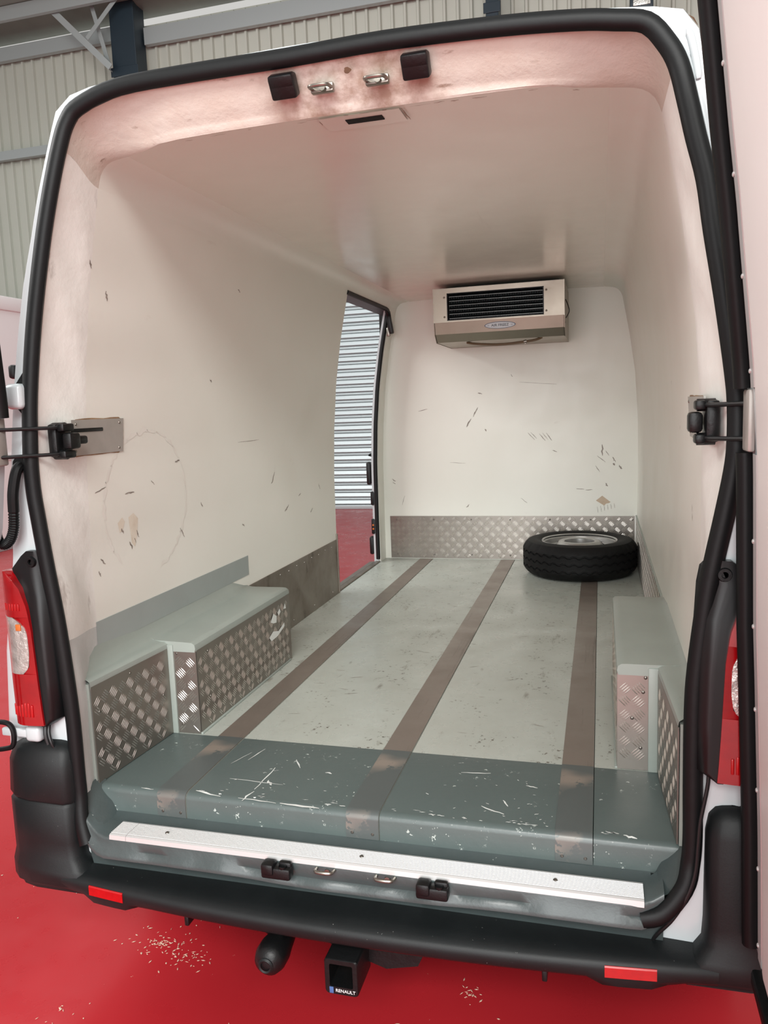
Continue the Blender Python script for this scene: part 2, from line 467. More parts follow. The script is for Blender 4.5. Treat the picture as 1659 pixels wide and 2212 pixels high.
# white box body standing on the left
bx = empty('white_box_body', (-8.0, 6.0, GZ), 'tall white panelled box standing on red floor beyond the left door', 'box body')
mb = MB(); mb.box((-9.2, 2.6, GZ), (-6.75, 9.3, 2.42)); mb.build('box_panel', M['box_white'], bx, smooth=0)
mb = MB(); mb.box((-9.22, 2.58, 2.42), (-6.72, 9.32, 2.60), 0.02); mb.build('top_rail', M['box_white'], bx)
mb = MB(); mb.box((-6.75, 2.58, 0.52), (-6.725, 9.32, 0.60), 0.006); mb.build('rub_rail', M['box_white'], bx)
mb = MB(); mb.box((-6.75, 2.58, GZ), (-6.725, 9.32, GZ + 0.12), 0.006); mb.build('bottom_rail', M['girt'], bx)

# ================================================================ THE VAN
VAN = empty('cargo_van', (0, 1.6, GZ), 'white cargo van with open rear doors and white lined load area', 'van')
def V(mb, name, m, smooth=35, label=None, kind=None, parent=None):
    return mb.build(name, m, parent or VAN, smooth, label, kind)

GASKET = [(-0.729, -0.119), (-0.75, -0.061), (-0.759, 0.018), (-0.759, 0.201), (-0.766, 0.342), (-0.778, 0.492), (-0.793, 0.616), (-0.807, 0.75), (-0.814, 0.835), (-0.812, 0.942), (-0.804, 1.071), (-0.781, 1.244), (-0.746, 1.423), (-0.713, 1.555), (-0.68, 1.661), (-0.654, 1.718), (-0.616, 1.749), (-0.509, 1.777), (-0.321, 1.781), (-0.079, 1.779), (0.141, 1.781), (0.39, 1.771), (0.544, 1.758), (0.62, 1.746), (0.678, 1.732), (0.714, 1.691), (0.738, 1.644), (0.756, 1.571), (0.771, 1.503), (0.791, 1.421), (0.805, 1.322), (0.827, 1.185), (0.846, 1.048), (0.852, 0.982), (0.852, 0.904), (0.847, 0.849), (0.831, 0.758), (0.813, 0.665), (0.8, 0.583), (0.784, 0.44), (0.779, 0.338), (0.779, 0.174), (0.78, 0.062), (0.776, -0.003), (0.763, -0.054), (0.72, -0.109), (0.676, -0.126)]
def yf(z): return -0.05 + max(0.0, (z - 0.9) / 0.85) * 0.05
def yg(z): return yf(z) - (0.012 if z > 0 else 0.012 + min(0.03, -0.25 * z))

# weather seal round the opening
path = [Vector((p.x, yg(p.y), p.y)) for p in bez([(a, b, 0) for a, b in GASKET], 4)]
mb = MB(); mb.tube(path, 0.0205, 12, flat=0.8, up=(0, 1, 0))
seal = V(mb, 'door_seal', M['rubber'], label='thick black rubber seal round the rear opening')

# ---- liner
LW = [(0, -0.804), (0.3, -0.803), (0.64, -0.800), (0.89, -0.788), (1.14, -0.765), (1.35, -0.732), (1.47, -0.708), (1.60, -0.680)]
RW = [(0, 0.805), (0.284, 0.805), (0.611, 0.810), (0.892, 0.808), (1.168, 0.791), (1.388, 0.759), (1.607, 0.718)]
def lwall(z): return interp(LW, z)
def rwall(z): return interp(RW, z)
ZC = 1.672
NL, NC, NT = 44, 9, 21
inL = resample([Vector((x, 0, z)) for z, x in LW], NL)
inCL = resample(bez([(-0.680, 0, 1.60), (-0.668, 0, 1.635), (-0.640, 0, 1.660), (-0.585, 0, 1.668)], 5), NC)
inT = resample([(-0.585, 0, 1.668), (-0.3, 0, 1.676), (0.02, 0, 1.679), (0.35, 0, 1.677), (0.61, 0, 1.672)], NT)
inCR = resample(bez([(0.61, 0, 1.672), (0.672, 0, 1.662), (0.703, 0, 1.640), (0.718, 0, 1.607)], 5), NC)
inR = resample([Vector((x, 0, z)) for z, x in RW][::-1], NL)
G3 = [Vector((a * 0.984, 0, 0.85 + (b - 0.85) * 0.984)) for a, b in GASKET]
gL = resample([Vector((-0.747, 0, 0.0))] + G3[3:15], NL)
gCL = resample(bez(G3[14:18], 4), NC)
gT = resample(bez(G3[17:24], 3), NT)
gCR = resample(bez(G3[23:27], 4), NC)
gR = resample(G3[26:43] + [Vector((0.765, 0, 0.0))], NL)
def sect(a, b, t, bulge=0.0):
    return [p.lerp(q, t) for p, q in zip(a, b)]
def at_y(row, fy): return [Vector((p.x, fy(p), p.z)) for p in row]
YE = 0.13          # where the side return meets the flat wall
def return_rows(g, i, yend, wob=0.0):
    rows = []
    for t in (0.0, 0.12, 0.3, 0.5, 0.7, 0.86, 1.0):
        s = t * t * (3 - 2 * t)
        row = []
        for k, (p, q) in enumerate(zip(g, i)):
            r = p.lerp(q, s)
            y0 = yf(p.z) - 0.004
            w = wob * math.sin(k * 0.9 + t * 5) * math.sin(math.pi * t) * min(1.0, k / 4, (len(g) - 1 - k) / 4)
            row.append(Vector((r.x + w, y0 + (yend - y0) * t, r.z + w)))
        rows.append(row)
    return rows

# left wall lining with the side doorway cut out
YD0, YD1, YB, ZD = 2.25, 3.12, 3.25, 1.60
mb = MB()
rows = return_rows(gL, inL, YE, 0.004)
mb.loft(rows, mif=lambda i, j: 1 if inL[j].z > 0.40 else 2)
nret = len(rows)
ys = [YE, 0.6, 1.1, 1.7, YD0]
mb.loft([[Vector((p.x, y, p.z)) for p in inL] for y in ys], mi=0)
mb.loft([[Vector((p.x, y, p.z)) for p in inL] for y in (YD1, YB)], mi=0)
# thickness of the wall at the doorway edges
for y in (YD0, YD1):
    mb.loft([[Vector((p.x, y, p.z)) for p in inL], [Vector((p.x - 0.035, y + (0.002 if y == YD0 else 0), p.z)) for p in inL]], mi=0)
ll = V(mb, 'wall_lining', [M['liner'], M['liner_rough'], M['liner_grey']], label='white scuffed left wall lining ending at the side doorway')
mb = MB()
mb.loft([[Vector((p.x, y, p.z)) for p in inCL] for y in (YE, 1.2, YD0, YD1, YB)])
V(mb, 'corner_cove', M['liner'])
mb = MB()
rows = return_rows(gR, inR, YE, 0.004)
mb.loft(rows, mif=lambda i, j: 1 if inR[j].z > 0.36 else 2)
mb.loft([[Vector((p.x, y, p.z)) for p in inR] for y in (YE, 0.8, 1.6, 2.4, YB)], mi=0)
mb.loft([[Vector((p.x, y, p.z)) for p in inCR] for y in (YE, 1.2, 2.2, YB)], mi=0)
rl = V(mb, 'wall_lining', [M['liner'], M['liner_rough'], M['liner_grey']], label='white right wall lining curving into the ceiling')
def topw(x):
    d = min(1.0, max(0.0, (0.60 - abs(x - 0.012)) / 0.16))
    return d * d * (3 - 2 * d)
# ceiling and the rolled header above the doors
mb = MB()
mb.loft([[Vector((p.x, YE + (0.075 - YE) * topw(p.x) if y is None else y, p.z)) for p in inT] for y in (None, 0.3, 0.7, 1.2, 2.0, 2.7, YB)])
cl = V(mb, 'ceiling_lining', M['ceiling'], label='glossy pinkish white ceiling lining')
mb = MB()
rows = []
for t in (0.0, 0.12, 0.21, 0.3, 0.4, 0.5, 0.6, 0.7, 0.78, 0.86, 0.93, 1.0):
    row = []
    for k, (p, q) in enumerate(zip(gCL + gT[1:] + gCR[1:], inCL + inT[1:] + inCR[1:])):
        w = topw(q.x) if NC <= k < NC + NT - 1 else 0.0; sm = t * t * (3 - 2 * t)
        r = p.lerp(q, sm + (t - sm) * w)
        yend = YE + (0.075 - YE) * w; y0 = yf(p.z) - 0.004
        ty = t + (1 - (1 - t) ** 1.5 - t) * w
        dip = w * (-0.010 * math.sin(math.pi * t) ** 2 - 0.006 * math.exp(-((t - 0.90) / 0.08) ** 2) * (1 - t) * 10)
        row.append(Vector((r.x, y0 + (yend - y0) * ty, r.z + dip)))
    rows.append(row)
mb.loft(rows)
hd = V(mb, 'door_header', M['header'], label='stained white header above the rear opening')
# bulkhead
mb = MB()
bl = [Vector((p.x, YB, p.z)) for p in inL + inCL[1:] + inT[1:] + inCR[1:] + inR[1:]]
half = len(bl)
c0 = Vector((0, YB, 0.85))
mb.add([c0] + bl, [(0, i + 1, i + 2) for i in range(half - 1)] + [(0, half, 1)])
bk = V(mb, 'bulkhead_lining', M['liner'], smooth=0, label='white scuffed bulkhead lining at the front of the load area')

# ---- scuffs, smears and stains (wear with a shape of its own)
def scuff_mesh(segs, on, wid=0.004):
    """segs: ((u0,v0),(u1,v1),width) in wall coordinates"""
    mb = MB()
    for (a, b, w) in segs:
        a = Vector(a); b = Vector(b); d = (b - a); L_ = d.length
        if L_ == 0: continue
        d.normalize(); n_ = Vector((-d.y, d.x)); k = 5
        up = []; dn = []
        for i in range(k + 1):
            t = i / k
            ww = 0.75 * w * (0.25 + 0.75 * math.sin(math.pi * min(0.95, max(0.05, t)))) * random.uniform(0.6, 1.2) * 0.5
            c = a + d * L_ * t + n_ * random.uniform(-0.25, 0.25) * w
            up.append(on(c + n_ * ww)); dn.append(on(c - n_ * ww))
        mb.loft([up, dn])
    return mb
onB = lambda p: (p[0], YB - 0.0006, p[1])
onL = lambda p: (lwall(p[1]) + 0.0008, p[0], p[1])
onR = lambda p: (rwall(p[1]) - 0.0008, p[0], p[1])
onF = lambda p: (p[0], p[1], 0.0008)
sB = [((-0.162, 0.983), (-0.193, 0.925), 0.010), ((-0.205, 0.911), (-0.239, 0.862), 0.012), ((-0.16, 1.072), (-0.132, 1.068), 0.010),
      ((0.15, 0.813), (0.192, 0.768), 0.005), ((0.168, 0.815), (0.205, 0.775), 0.004), ((0.221, 0.805), (0.258, 0.761), 0.006), ((0.24, 0.81), (0.275, 0.765), 0.004), ((0.264, 0.809), (0.297, 0.76), 0.006),
      ((0.598, 0.729), (0.603, 0.66), 0.016), ((0.57, 0.66), (0.62, 0.62), 0.005), ((0.62, 0.69), (0.64, 0.66), 0.006), ((0.666, 0.614), (0.676, 0.60), 0.014), ((0.70, 0.60), (0.715, 0.575), 0.016), ((0.66, 0.65), (0.68, 0.62), 0.01), ((0.56, 0.60), (0.585, 0.56), 0.005),
      ((0.444, 0.456), (0.492, 0.453), 0.006), ((0.5, 0.45), (0.542, 0.449), 0.006), ((0.62, 0.49), (0.632, 0.47), 0.012),
      ((-0.743, 0.532), (-0.718, 0.516), 0.008), ((-0.74, 0.51), (-0.72, 0.50), 0.006), ((-0.35, 0.635), (-0.25, 0.628), 0.003), ((0.10, 1.13), (0.33, 1.107), 0.003), ((-0.55, 0.97), (-0.49, 0.985), 0.005), ((-0.12, 0.845), (-0.11, 0.83), 0.01), ((0.05, 1.18), (0.06, 1.165), 0.006), ((0.30, 0.70), (0.33, 0.69), 0.006), ((0.10, 0.40), (0.14, 0.37), 0.005), ((-0.25, 0.34), (-0.23, 0.36), 0.008), ((-0.68, 0.36), (-0.66, 0.42), 0.004)]
sB += [((0.57 + k * 0.02, 0.345 + 0.004 * k), (0.575 + k * 0.02, 0.305 + 0.006 * k), 0.0035) for k in range(6)]
V(scuff_mesh(sB, onB), 'scuff_marks', M['scuff'], kind='stuff', parent=bk)
sL = [((0.16, 0.792), (0.212, 0.804), 0.006), ((0.305, 0.774), (0.354, 0.775), 0.007), ((0.769, 0.689), (0.783, 0.671), 0.006), ((1.442, 0.738), (1.404, 0.691), 0.010), ((1.592, 0.575), (1.543, 0.549), 0.010), ((0.84, 1.126), (0.855, 1.118), 0.008), ((0.20, 1.35), (0.21, 1.325), 0.010), ((1.08, 0.889), (1.28, 0.889), 0.003), ((0.60, 0.845), (0.63, 0.852), 0.010), ((0.28, 0.672), (0.29, 0.655), 0.010), ((0.335, 0.66), (0.35, 0.615), 0.008), ((0.32, 0.625), (0.33, 0.60), 0.010), ((0.36, 0.655), (0.37, 0.63), 0.007), ((1.1, 0.56), (1.12, 0.55), 0.008), ((0.62, 0.62), (0.645, 0.585), 0.007), ((1.75, 0.61), (1.72, 0.60), 0.006), ((2.0, 0.63), (2.02, 0.60), 0.008), ((1.9, 0.52), (1.87, 0.50), 0.008), ((0.45, 0.80), (0.47, 0.785), 0.004), ((0.12, 1.42), (0.13, 1.40), 0.008), ((1.0, 1.46), (1.02, 1.45), 0.006), ((0.17, 0.60), (0.19, 0.58), 0.008), ((0.155, 0.565), (0.165, 0.55), 0.008)]
V(scuff_mesh(sL, onL), 'scuff_marks', M['scuff'], kind='stuff', parent=ll)
soft = []
for k in range(26):      # faint round smear left by a wheel
    a = 2 * math.pi * k / 26 + 0.1
    b_ = a + 0.26
    if 3.9 < a < 4.9: continue
    c = (0.43, 0.735); rx, rz = 0.235, 0.225
    soft.append(((c[0] + rx * math.cos(a), c[1] + rz * math.sin(a)), (c[0] + rx * math.cos(b_), c[1] + rz * math.sin(b_)), random.uniform(0.010, 0.026)))
V(scuff_mesh(soft, onL), 'wheel_smear', M['scuff_soft'], kind='stuff', parent=ll)
V(scuff_mesh([((0.305, 0.735), (0.303, 0.718), 0.006), ((0.302, 0.712), (0.300, 0.695), 0.007), ((0.8, 1.05), (0.81, 1.04), 0.006), ((0.6, 0.92), (0.61, 0.91), 0.006)], onR), 'scuff_marks', M['scuff'], kind='stuff', parent=rl)
mb = MB(); mb.add([onB(p) for p in [(0.562, 0.382), (0.600, 0.412), (0.650, 0.372), (0.640, 0.366), (0.622, 0.362), (0.612, 0.350), (0.60, 0.358)]], [(0, 1, 2, 3, 4, 5, 6)])
V(mb, 'torn_label', M['paper'], smooth=0, parent=bk)
mb = MB()
mb.add([onL(p) for p in [(0.262, 0.690), (0.285, 0.705), (0.298, 0.690), (0.285, 0.665), (0.27, 0.66)]], [(0, 1, 2, 3, 4)])
mb.add([onL(p) for p in [(0.318, 0.70), (0.345, 0.71), (0.368, 0.69), (0.362, 0.64), (0.345, 0.605), (0.33, 0.62)]], [(0, 1, 2, 3, 4, 5)])
V(mb, 'peeled_patch', mat('peeled_patch', (228, 221, 206), 0.7, mott=(24, 0.7, (212, 200, 180))), smooth=0, parent=ll)

# ---- header fittings: striker guides and loops, cover plate with slot
def guide(x, y, z, up, parent, s=1.0):
    mb = MB(); w = 0.030 * s
    if up > 0:
        R = Matrix.Rotation(math.radians(35), 3, 'X')
        mb.box((x - w, y - 0.012, z - 0.024), (x + w, y + 0.020, z + 0.024), 0.005, rot=R)
        mb.box((x - w * 0.96, y - 0.02, z - 0.004), (x + w * 0.96, y + 0.006, z + 0.022), 0.004, rot=R)
    else:
        mb.box((x - w * 1.1, y - 0.026, z - 0.024), (x + w * 1.1, y + 0.004, z + 0.006), 0.006)
        mb.box((x - w * 1.05, y - 0.031, z - 0.014), (x - w * 0.1, y + 0.004, z + 0.016), 0.007)
        mb.box((x + w * 0.1, y - 0.012, z - 0.010), (x + w * 1.05, y + 0.004, z + 0.016), 0.006)
        mb.lathe([(0.0, -0.004), (0.008, -0.004), (0.010, 0.0), (0.010, 0.004)], 12, (x + w * 0.5, y - 0.016, z + 0.006), 'z')
    return V(mb, 'striker_guide', M['black'], parent=parent)
def striker(x, y, z, up, parent):
    mb = MB(); w = 0.022
    d = -1 if up < 0 else 1
    loop = bez([(x - w, y + 0.02, z), (x - w, y - 0.012, z - 0.004 * d), (x - w * 0.6, y - 0.022, z - 0.006 * d), (x + w * 0.6, y - 0.022, z - 0.006 * d), (x + w, y - 0.012, z - 0.004 * d), (x + w, y + 0.02, z)], 4)
    mb.tube(loop, 0.0042, 8)
    mb.box((x - w * 1.2, y + 0.006, z - 0.010), (x + w * 1.2, y + 0.022, z + 0.010), 0.003)
    mb.lathe([(0, -0.007), (0.007, -0.007), (0.008, 0.0)], 10, (x + 0.004, y + 0.004, z - 0.004), 'y')
    return V(mb, 'latch_striker', M['steel'], parent=parent)
for x in (-0.098, 0.208): guide(x, 0.004, 1.728, 1, hd)
for x in (-0.010, 0.118): striker(x, 0.006, 1.716, 1, hd)
mb = MB()
zc = 1.6755
cp = [(-0.03, 0.082), (0.15, 0.082), (0.155, 0.19), (-0.035, 0.19)]
mb.loft([[(-0.045, 0.078, zc - 0.001), (0.150, 0.078, zc - 0.001)], [(-0.045, 0.168, zc + 0.001), (0.150, 0.168, zc + 0.001)]])
mb.loft([[(-0.045, 0.078, zc - 0.003), (0.150, 0.078, zc - 0.003)], [(-0.045, 0.168, zc - 0.001), (0.150, 0.168, zc - 0.001)]])
cvr = V(mb, 'cover_plate', M['ceiling'], smooth=0, parent=cl)
mb = MB(); mb.box((0.014, 0.103, zc - 0.0042), (0.103, 0.130, zc - 0.0022)); V(mb, 'slot_opening', M['void'], smooth=0, parent=cl)
crk = []
x = -0.50
while x < 0.56:
    l = random.uniform(0.008, 0.05)
    if random.random() < (0.75 if -0.12 < x < 0.3 else 0.42):
        yy = 0.080 + (0.055 * (1 - topw(x))) + random.uniform(-0.003, 0.004)
        crk.append(((x, yy), (x + l, yy + random.uniform(-0.004, 0.004)), random.uniform(0.002, 0.006)))
    x += l + random.uniform(0.0, 0.02)
for (xa, ya, xb, yb_) in ((-0.02, 0.086, 0.10, 0.088), (0.155, 0.082, 0.158, 0.16), (-0.045, 0.084, -0.048, 0.12)):
    crk.append(((xa, ya), (xb, yb_), 0.004))
V(scuff_mesh(crk, lambda p: (p[0], p[1], interp([(-0.585, 1.668), (-0.3, 1.676), (0.02, 1.679), (0.35, 1.677), (0.61, 1.672)], p[0]) - 0.0045)), 'joint_cracks', mat('grime_brown', (150, 132, 116), 0.8), kind='stuff', parent=hd)
mb = MB()
for (x, z, rx, rz) in ((0.055, 1.738, 0.009, 0.006),):
    n = 16; yy = yf(1.75) + 0.001 + (1.757 - z) * 0.42
    pts = [(x + rx * math.cos(2 * math.pi * i / n) * random.uniform(0.7, 1.2), yy - 0.008 - math.sin(2 * math.pi * i / n) * rz * 0.42, z + rz * math.sin(2 * math.pi * i / n)) for i in range(n)]
    mb.add(pts, [tuple(range(n))])
V(mb, 'rust_patch', M['rust_dark'], smooth=0, parent=hd)

# ---- load floor: four boards, rear part painted dark grey and folded down over the edge
FP = [(YB, 0.0), (0.36, 0.0), (0.020, 0.0), (0.008, -0.003), (0.002, -0.009), (0.0, -0.018), (0.0, -0.072), (0.02, -0.072), (0.36, -0.03), (YB, -0.03)]
for x0, x1 in ((-0.806, -0.4795), (-0.4775, 0.0565), (0.0585, 0.5715), (0.5732, 0.806)):
    mb = MB(); mb.ext_x(FP, x0, x1, mif=lambda i, j: 0 if j in (0, 9) else 1)
    V(mb, 'floor_board', [M['floor'], M['floor_dark']], smooth=50)
mb = MB(); mb.box((-0.82, 0.02, -0.10), (0.82, YB, -0.073)); V(mb, 'underfloor', M['void'], smooth=0)
T = 0.0022
for x1 in (-0.480, 0.056, 0.571):
    x0 = x1 - 0.085
    outer = [(3.235, T), (0.36, T), (0.020, T), (0.007, -0.001), (0.000, -0.008), (-T, -0.018), (-T, -0.068)]
    inner = [(a, b - T) if b > -0.002 else (a + T, b - 0.0005) for a, b in outer]
    mb = MB(); mb.ext_x(outer + inner[::-1], x0, x1, mif=lambda i, j: 1 if 1 <= j <= 5 else 0)
    so = V(mb, 'floor_strip', [M['strip'], M['strip_paint']], smooth=50)
    for sx in (x0 + 0.016, x1 - 0.016):
        mb = MB(); mb.lathe([(0, -0.0018), (0.003, -0.0016), (0.0042, 0.0)], 10, (sx, -T, -0.054), 'y')
        V(mb, 'screw', M['screw'], parent=so)
fl_chips = [((-0.30, 0.19), (-0.305, 0.06), 0.006), ((-0.40, 0.105), (-0.24, 0.098), 0.004), ((-0.29, 0.115), (-0.27, 0.09), 0.012), ((-0.302, 0.05), (-0.315, 0.0), 0.008), ((-0.38, 0.30), (-0.40, 0.22), 0.004), ((-0.41, 0.27), (-0.44, 0.19), 0.003), ((-0.46, 0.022), (-0.38, 0.010), 0.010), ((-0.33, 0.012), (-0.22, 0.006), 0.006), ((-0.21, 0.006), (-0.10, 0.004), 0.010), ((0.30, 0.09), (0.36, 0.06), 0.008), ((0.35, 0.13), (0.365, 0.10), 0.006), ((0.40, 0.22), (0.43, 0.21), 0.006), ((0.22, 0.26), (0.30, 0.27), 0.005), ((0.6, 0.03), (0.63, 0.025), 0.008), ((0.64, 0.022), (0.67, 0.015), 0.008), ((-0.62, 0.012), (-0.58, 0.008), 0.006), ((-0.26, 0.25), (-0.23, 0.20), 0.006), ((-0.15, 0.19), (-0.13, 0.185), 0.01)]
for _ in range(46):
    x = random.uniform(-0.46, 0.68); y = abs(random.gauss(0.0, 0.012)) + 0.019; l = random.uniform(0.004, 0.02)
    fl_chips.append(((x, y), (x + l, y + random.uniform(-0.002, 0.002)), random.uniform(0.002, 0.006)))
for _ in range(60):
    x = random.gauss(-0.28, 0.09) if random.random() < 0.5 else random.gauss(0.32, 0.08); y = random.uniform(0.04, 0.32); l = random.uniform(0.002, 0.010)
    fl_chips.append(((x, y), (x + l, y + random.uniform(-0.006, 0.006)), random.uniform(0.001, 0.004)))
V(scuff_mesh(fl_chips, lambda p: (p[0], p[1], 0.0008 if p[1] > 0.018 else -0.001)), 'paint_chips', M['chip_white'], kind='stuff')
fsc = [((random.uniform(-0.45, 0.45), random.uniform(0.45, 2.6))) for _ in range(60)]
segs = []
for (x, y) in fsc:
    a = random.uniform(-0.5, 0.5); l = random.uniform(0.01, 0.05)
    segs.append(((x, y), (x + l * math.cos(a), y + l * math.sin(a)), random.uniform(0.002, 0.005)))
V(scuff_mesh(segs, onF), 'floor_scuffs', M['scuff'], kind='stuff')

# ---- chequer plate
def tread(O, U, Vv, Nn, w, h, parent, name='tread_plate', p=0.037, label=None, off=(0.4, 0.3)):
    O = Vector(O); U = Vector(U); Vv = Vector(Vv); Nn = Vector(Nn); th = 0.003
    mb = MB()
    c = [O, O + U * w, O + U * w + Vv * h, O + Vv * h]
    mb.loft([c, [q + Nn * th for q in c]], closed=True, caps=True)
    nu = int(w / p) + 1; nv = int(h / p) + 1
    for i in range(nu):
        for j in range(nv):
            cu = (i + off[0]) * p; cv = (j + off[1]) * p
            if cu < 0.008 or cv < 0.008 or cu > w - 0.008 or cv > h - 0.008: continue
            s = 1 if (i + j) % 2 == 0 else -1
            d = (U + Vv * s).normalized(); e = (U - Vv * s).normalized()
            ctr = O + U * cu + Vv * cv + Nn * th
            for q in range(-2, 3):
                b = ctr + e * q * 0.0066
                ln = 0.0150 if abs(q) < 2 else 0.0128
                wd = 0.0014
                # keep bars inside the sheet
                a0 = (b + d * ln - O); b0 = (b - d * ln - O)
                if min(a0.dot(U), b0.dot(U)) < 0.001 or max(a0.dot(U), b0.dot(U)) > w - 0.001: continue
                if min(a0.dot(Vv), b0.dot(Vv)) < 0.001 or max(a0.dot(Vv), b0.dot(Vv)) > h - 0.001: continue
                vs = [b - d * ln, b - d * ln * 0.5 - e * wd, b + d * ln * 0.5 - e * wd, b + d * ln, b + d * ln * 0.5 + e * wd, b - d * ln * 0.5 + e * wd,
                      b - d * ln * 0.45 + Nn * 0.0013, b + d * ln * 0.45 + Nn * 0.0013]
                mb.add(vs, [(0, 1, 6), (1, 2, 7, 6), (2, 3, 7), (3, 4, 7), (4, 5, 6, 7), (5, 0, 6)], 1)
    return V(mb, name, [M['tread'], M['tread_bar']], smooth=0, parent=parent, label=label)
def rivets(pts, Nn, parent, r=0.005, name='rivet', m='screw'):
    for p in pts:
        mb = MB(); c = Vector(p); Nn = Vector(Nn).normalized()
        a = Nn.orthogonal().normalized(); b = Nn.cross(a); rows = []
        for (rr, hh) in ((1.0, 0.0), (0.85, 0.35), (0.45, 0.55), (0.02, 0.6)):
            rows.append([c + (a * math.cos(k * math.pi / 4) + b * math.sin(k * math.pi / 4)) * r * rr + Nn * r * hh for k in range(8)])
        mb.loft(rows, closed=True); V(mb, name, M[m], parent=parent)
bp = tread((-0.765, YB - 0.001, 0.004), (1, 0, 0), (0, 0, 1), (0, -1, 0), 1.565, 0.281, VAN, label='chequer kick plate along the bulkhead foot')
rivets([(-0.72 + k * 0.25, YB - 0.005, 0.262) for k in range(7)] + [(-0.72 + k * 0.25, YB - 0.005, 0.03) for k in range(4)], (0, -1, 0), bp, 0.005)
rp = tread((0.804, YB - 0.01, 0.004), (0, -1, 0), (0, 0, 1), (-1, 0, 0), 2.10, 0.281, VAN, label='chequer kick plate along the right wall')
mb = MB(); mb.box((0.797, 1.14, 0.285), (0.806, YB, 0.292), 0.001); V(mb, 'edge_bead', M['arch_paint'], smooth=0, parent=rp)
mb = MB(); mb.box((0.792, YB - 0.010, 0.0), (0.806, YB, 0.30), 0.003); V(mb, 'corner_bead', M['liner_rough'])
# galvanised plate on the left wall between wheel box and doorway
mb = MB(); mb.box((-0.803, 1.13, 0.0), (-0.799, YD0 - 0.008, 0.300), 0.001)
kp = V(mb, 'kick_plate', M['kick'], smooth=0, label='dull galvanised kick plate on the left wall')
rivets([(-0.799, 1.45 + k * 0.1, 0.275 - 0.004 * (k % 2)) for k in range(8)] + [(-0.799, 1.3 + k * 0.28, 0.03) for k in range(4)], (1, 0, 0), kp, 0.0045)
mb = MB(); mb.box((-0.806, YD0 - 0.010, 0.0), (-0.795, YD0 + 0.002, 0.33), 0.002); V(mb, 'edge_bead', M['kick'], smooth=0, parent=kp)

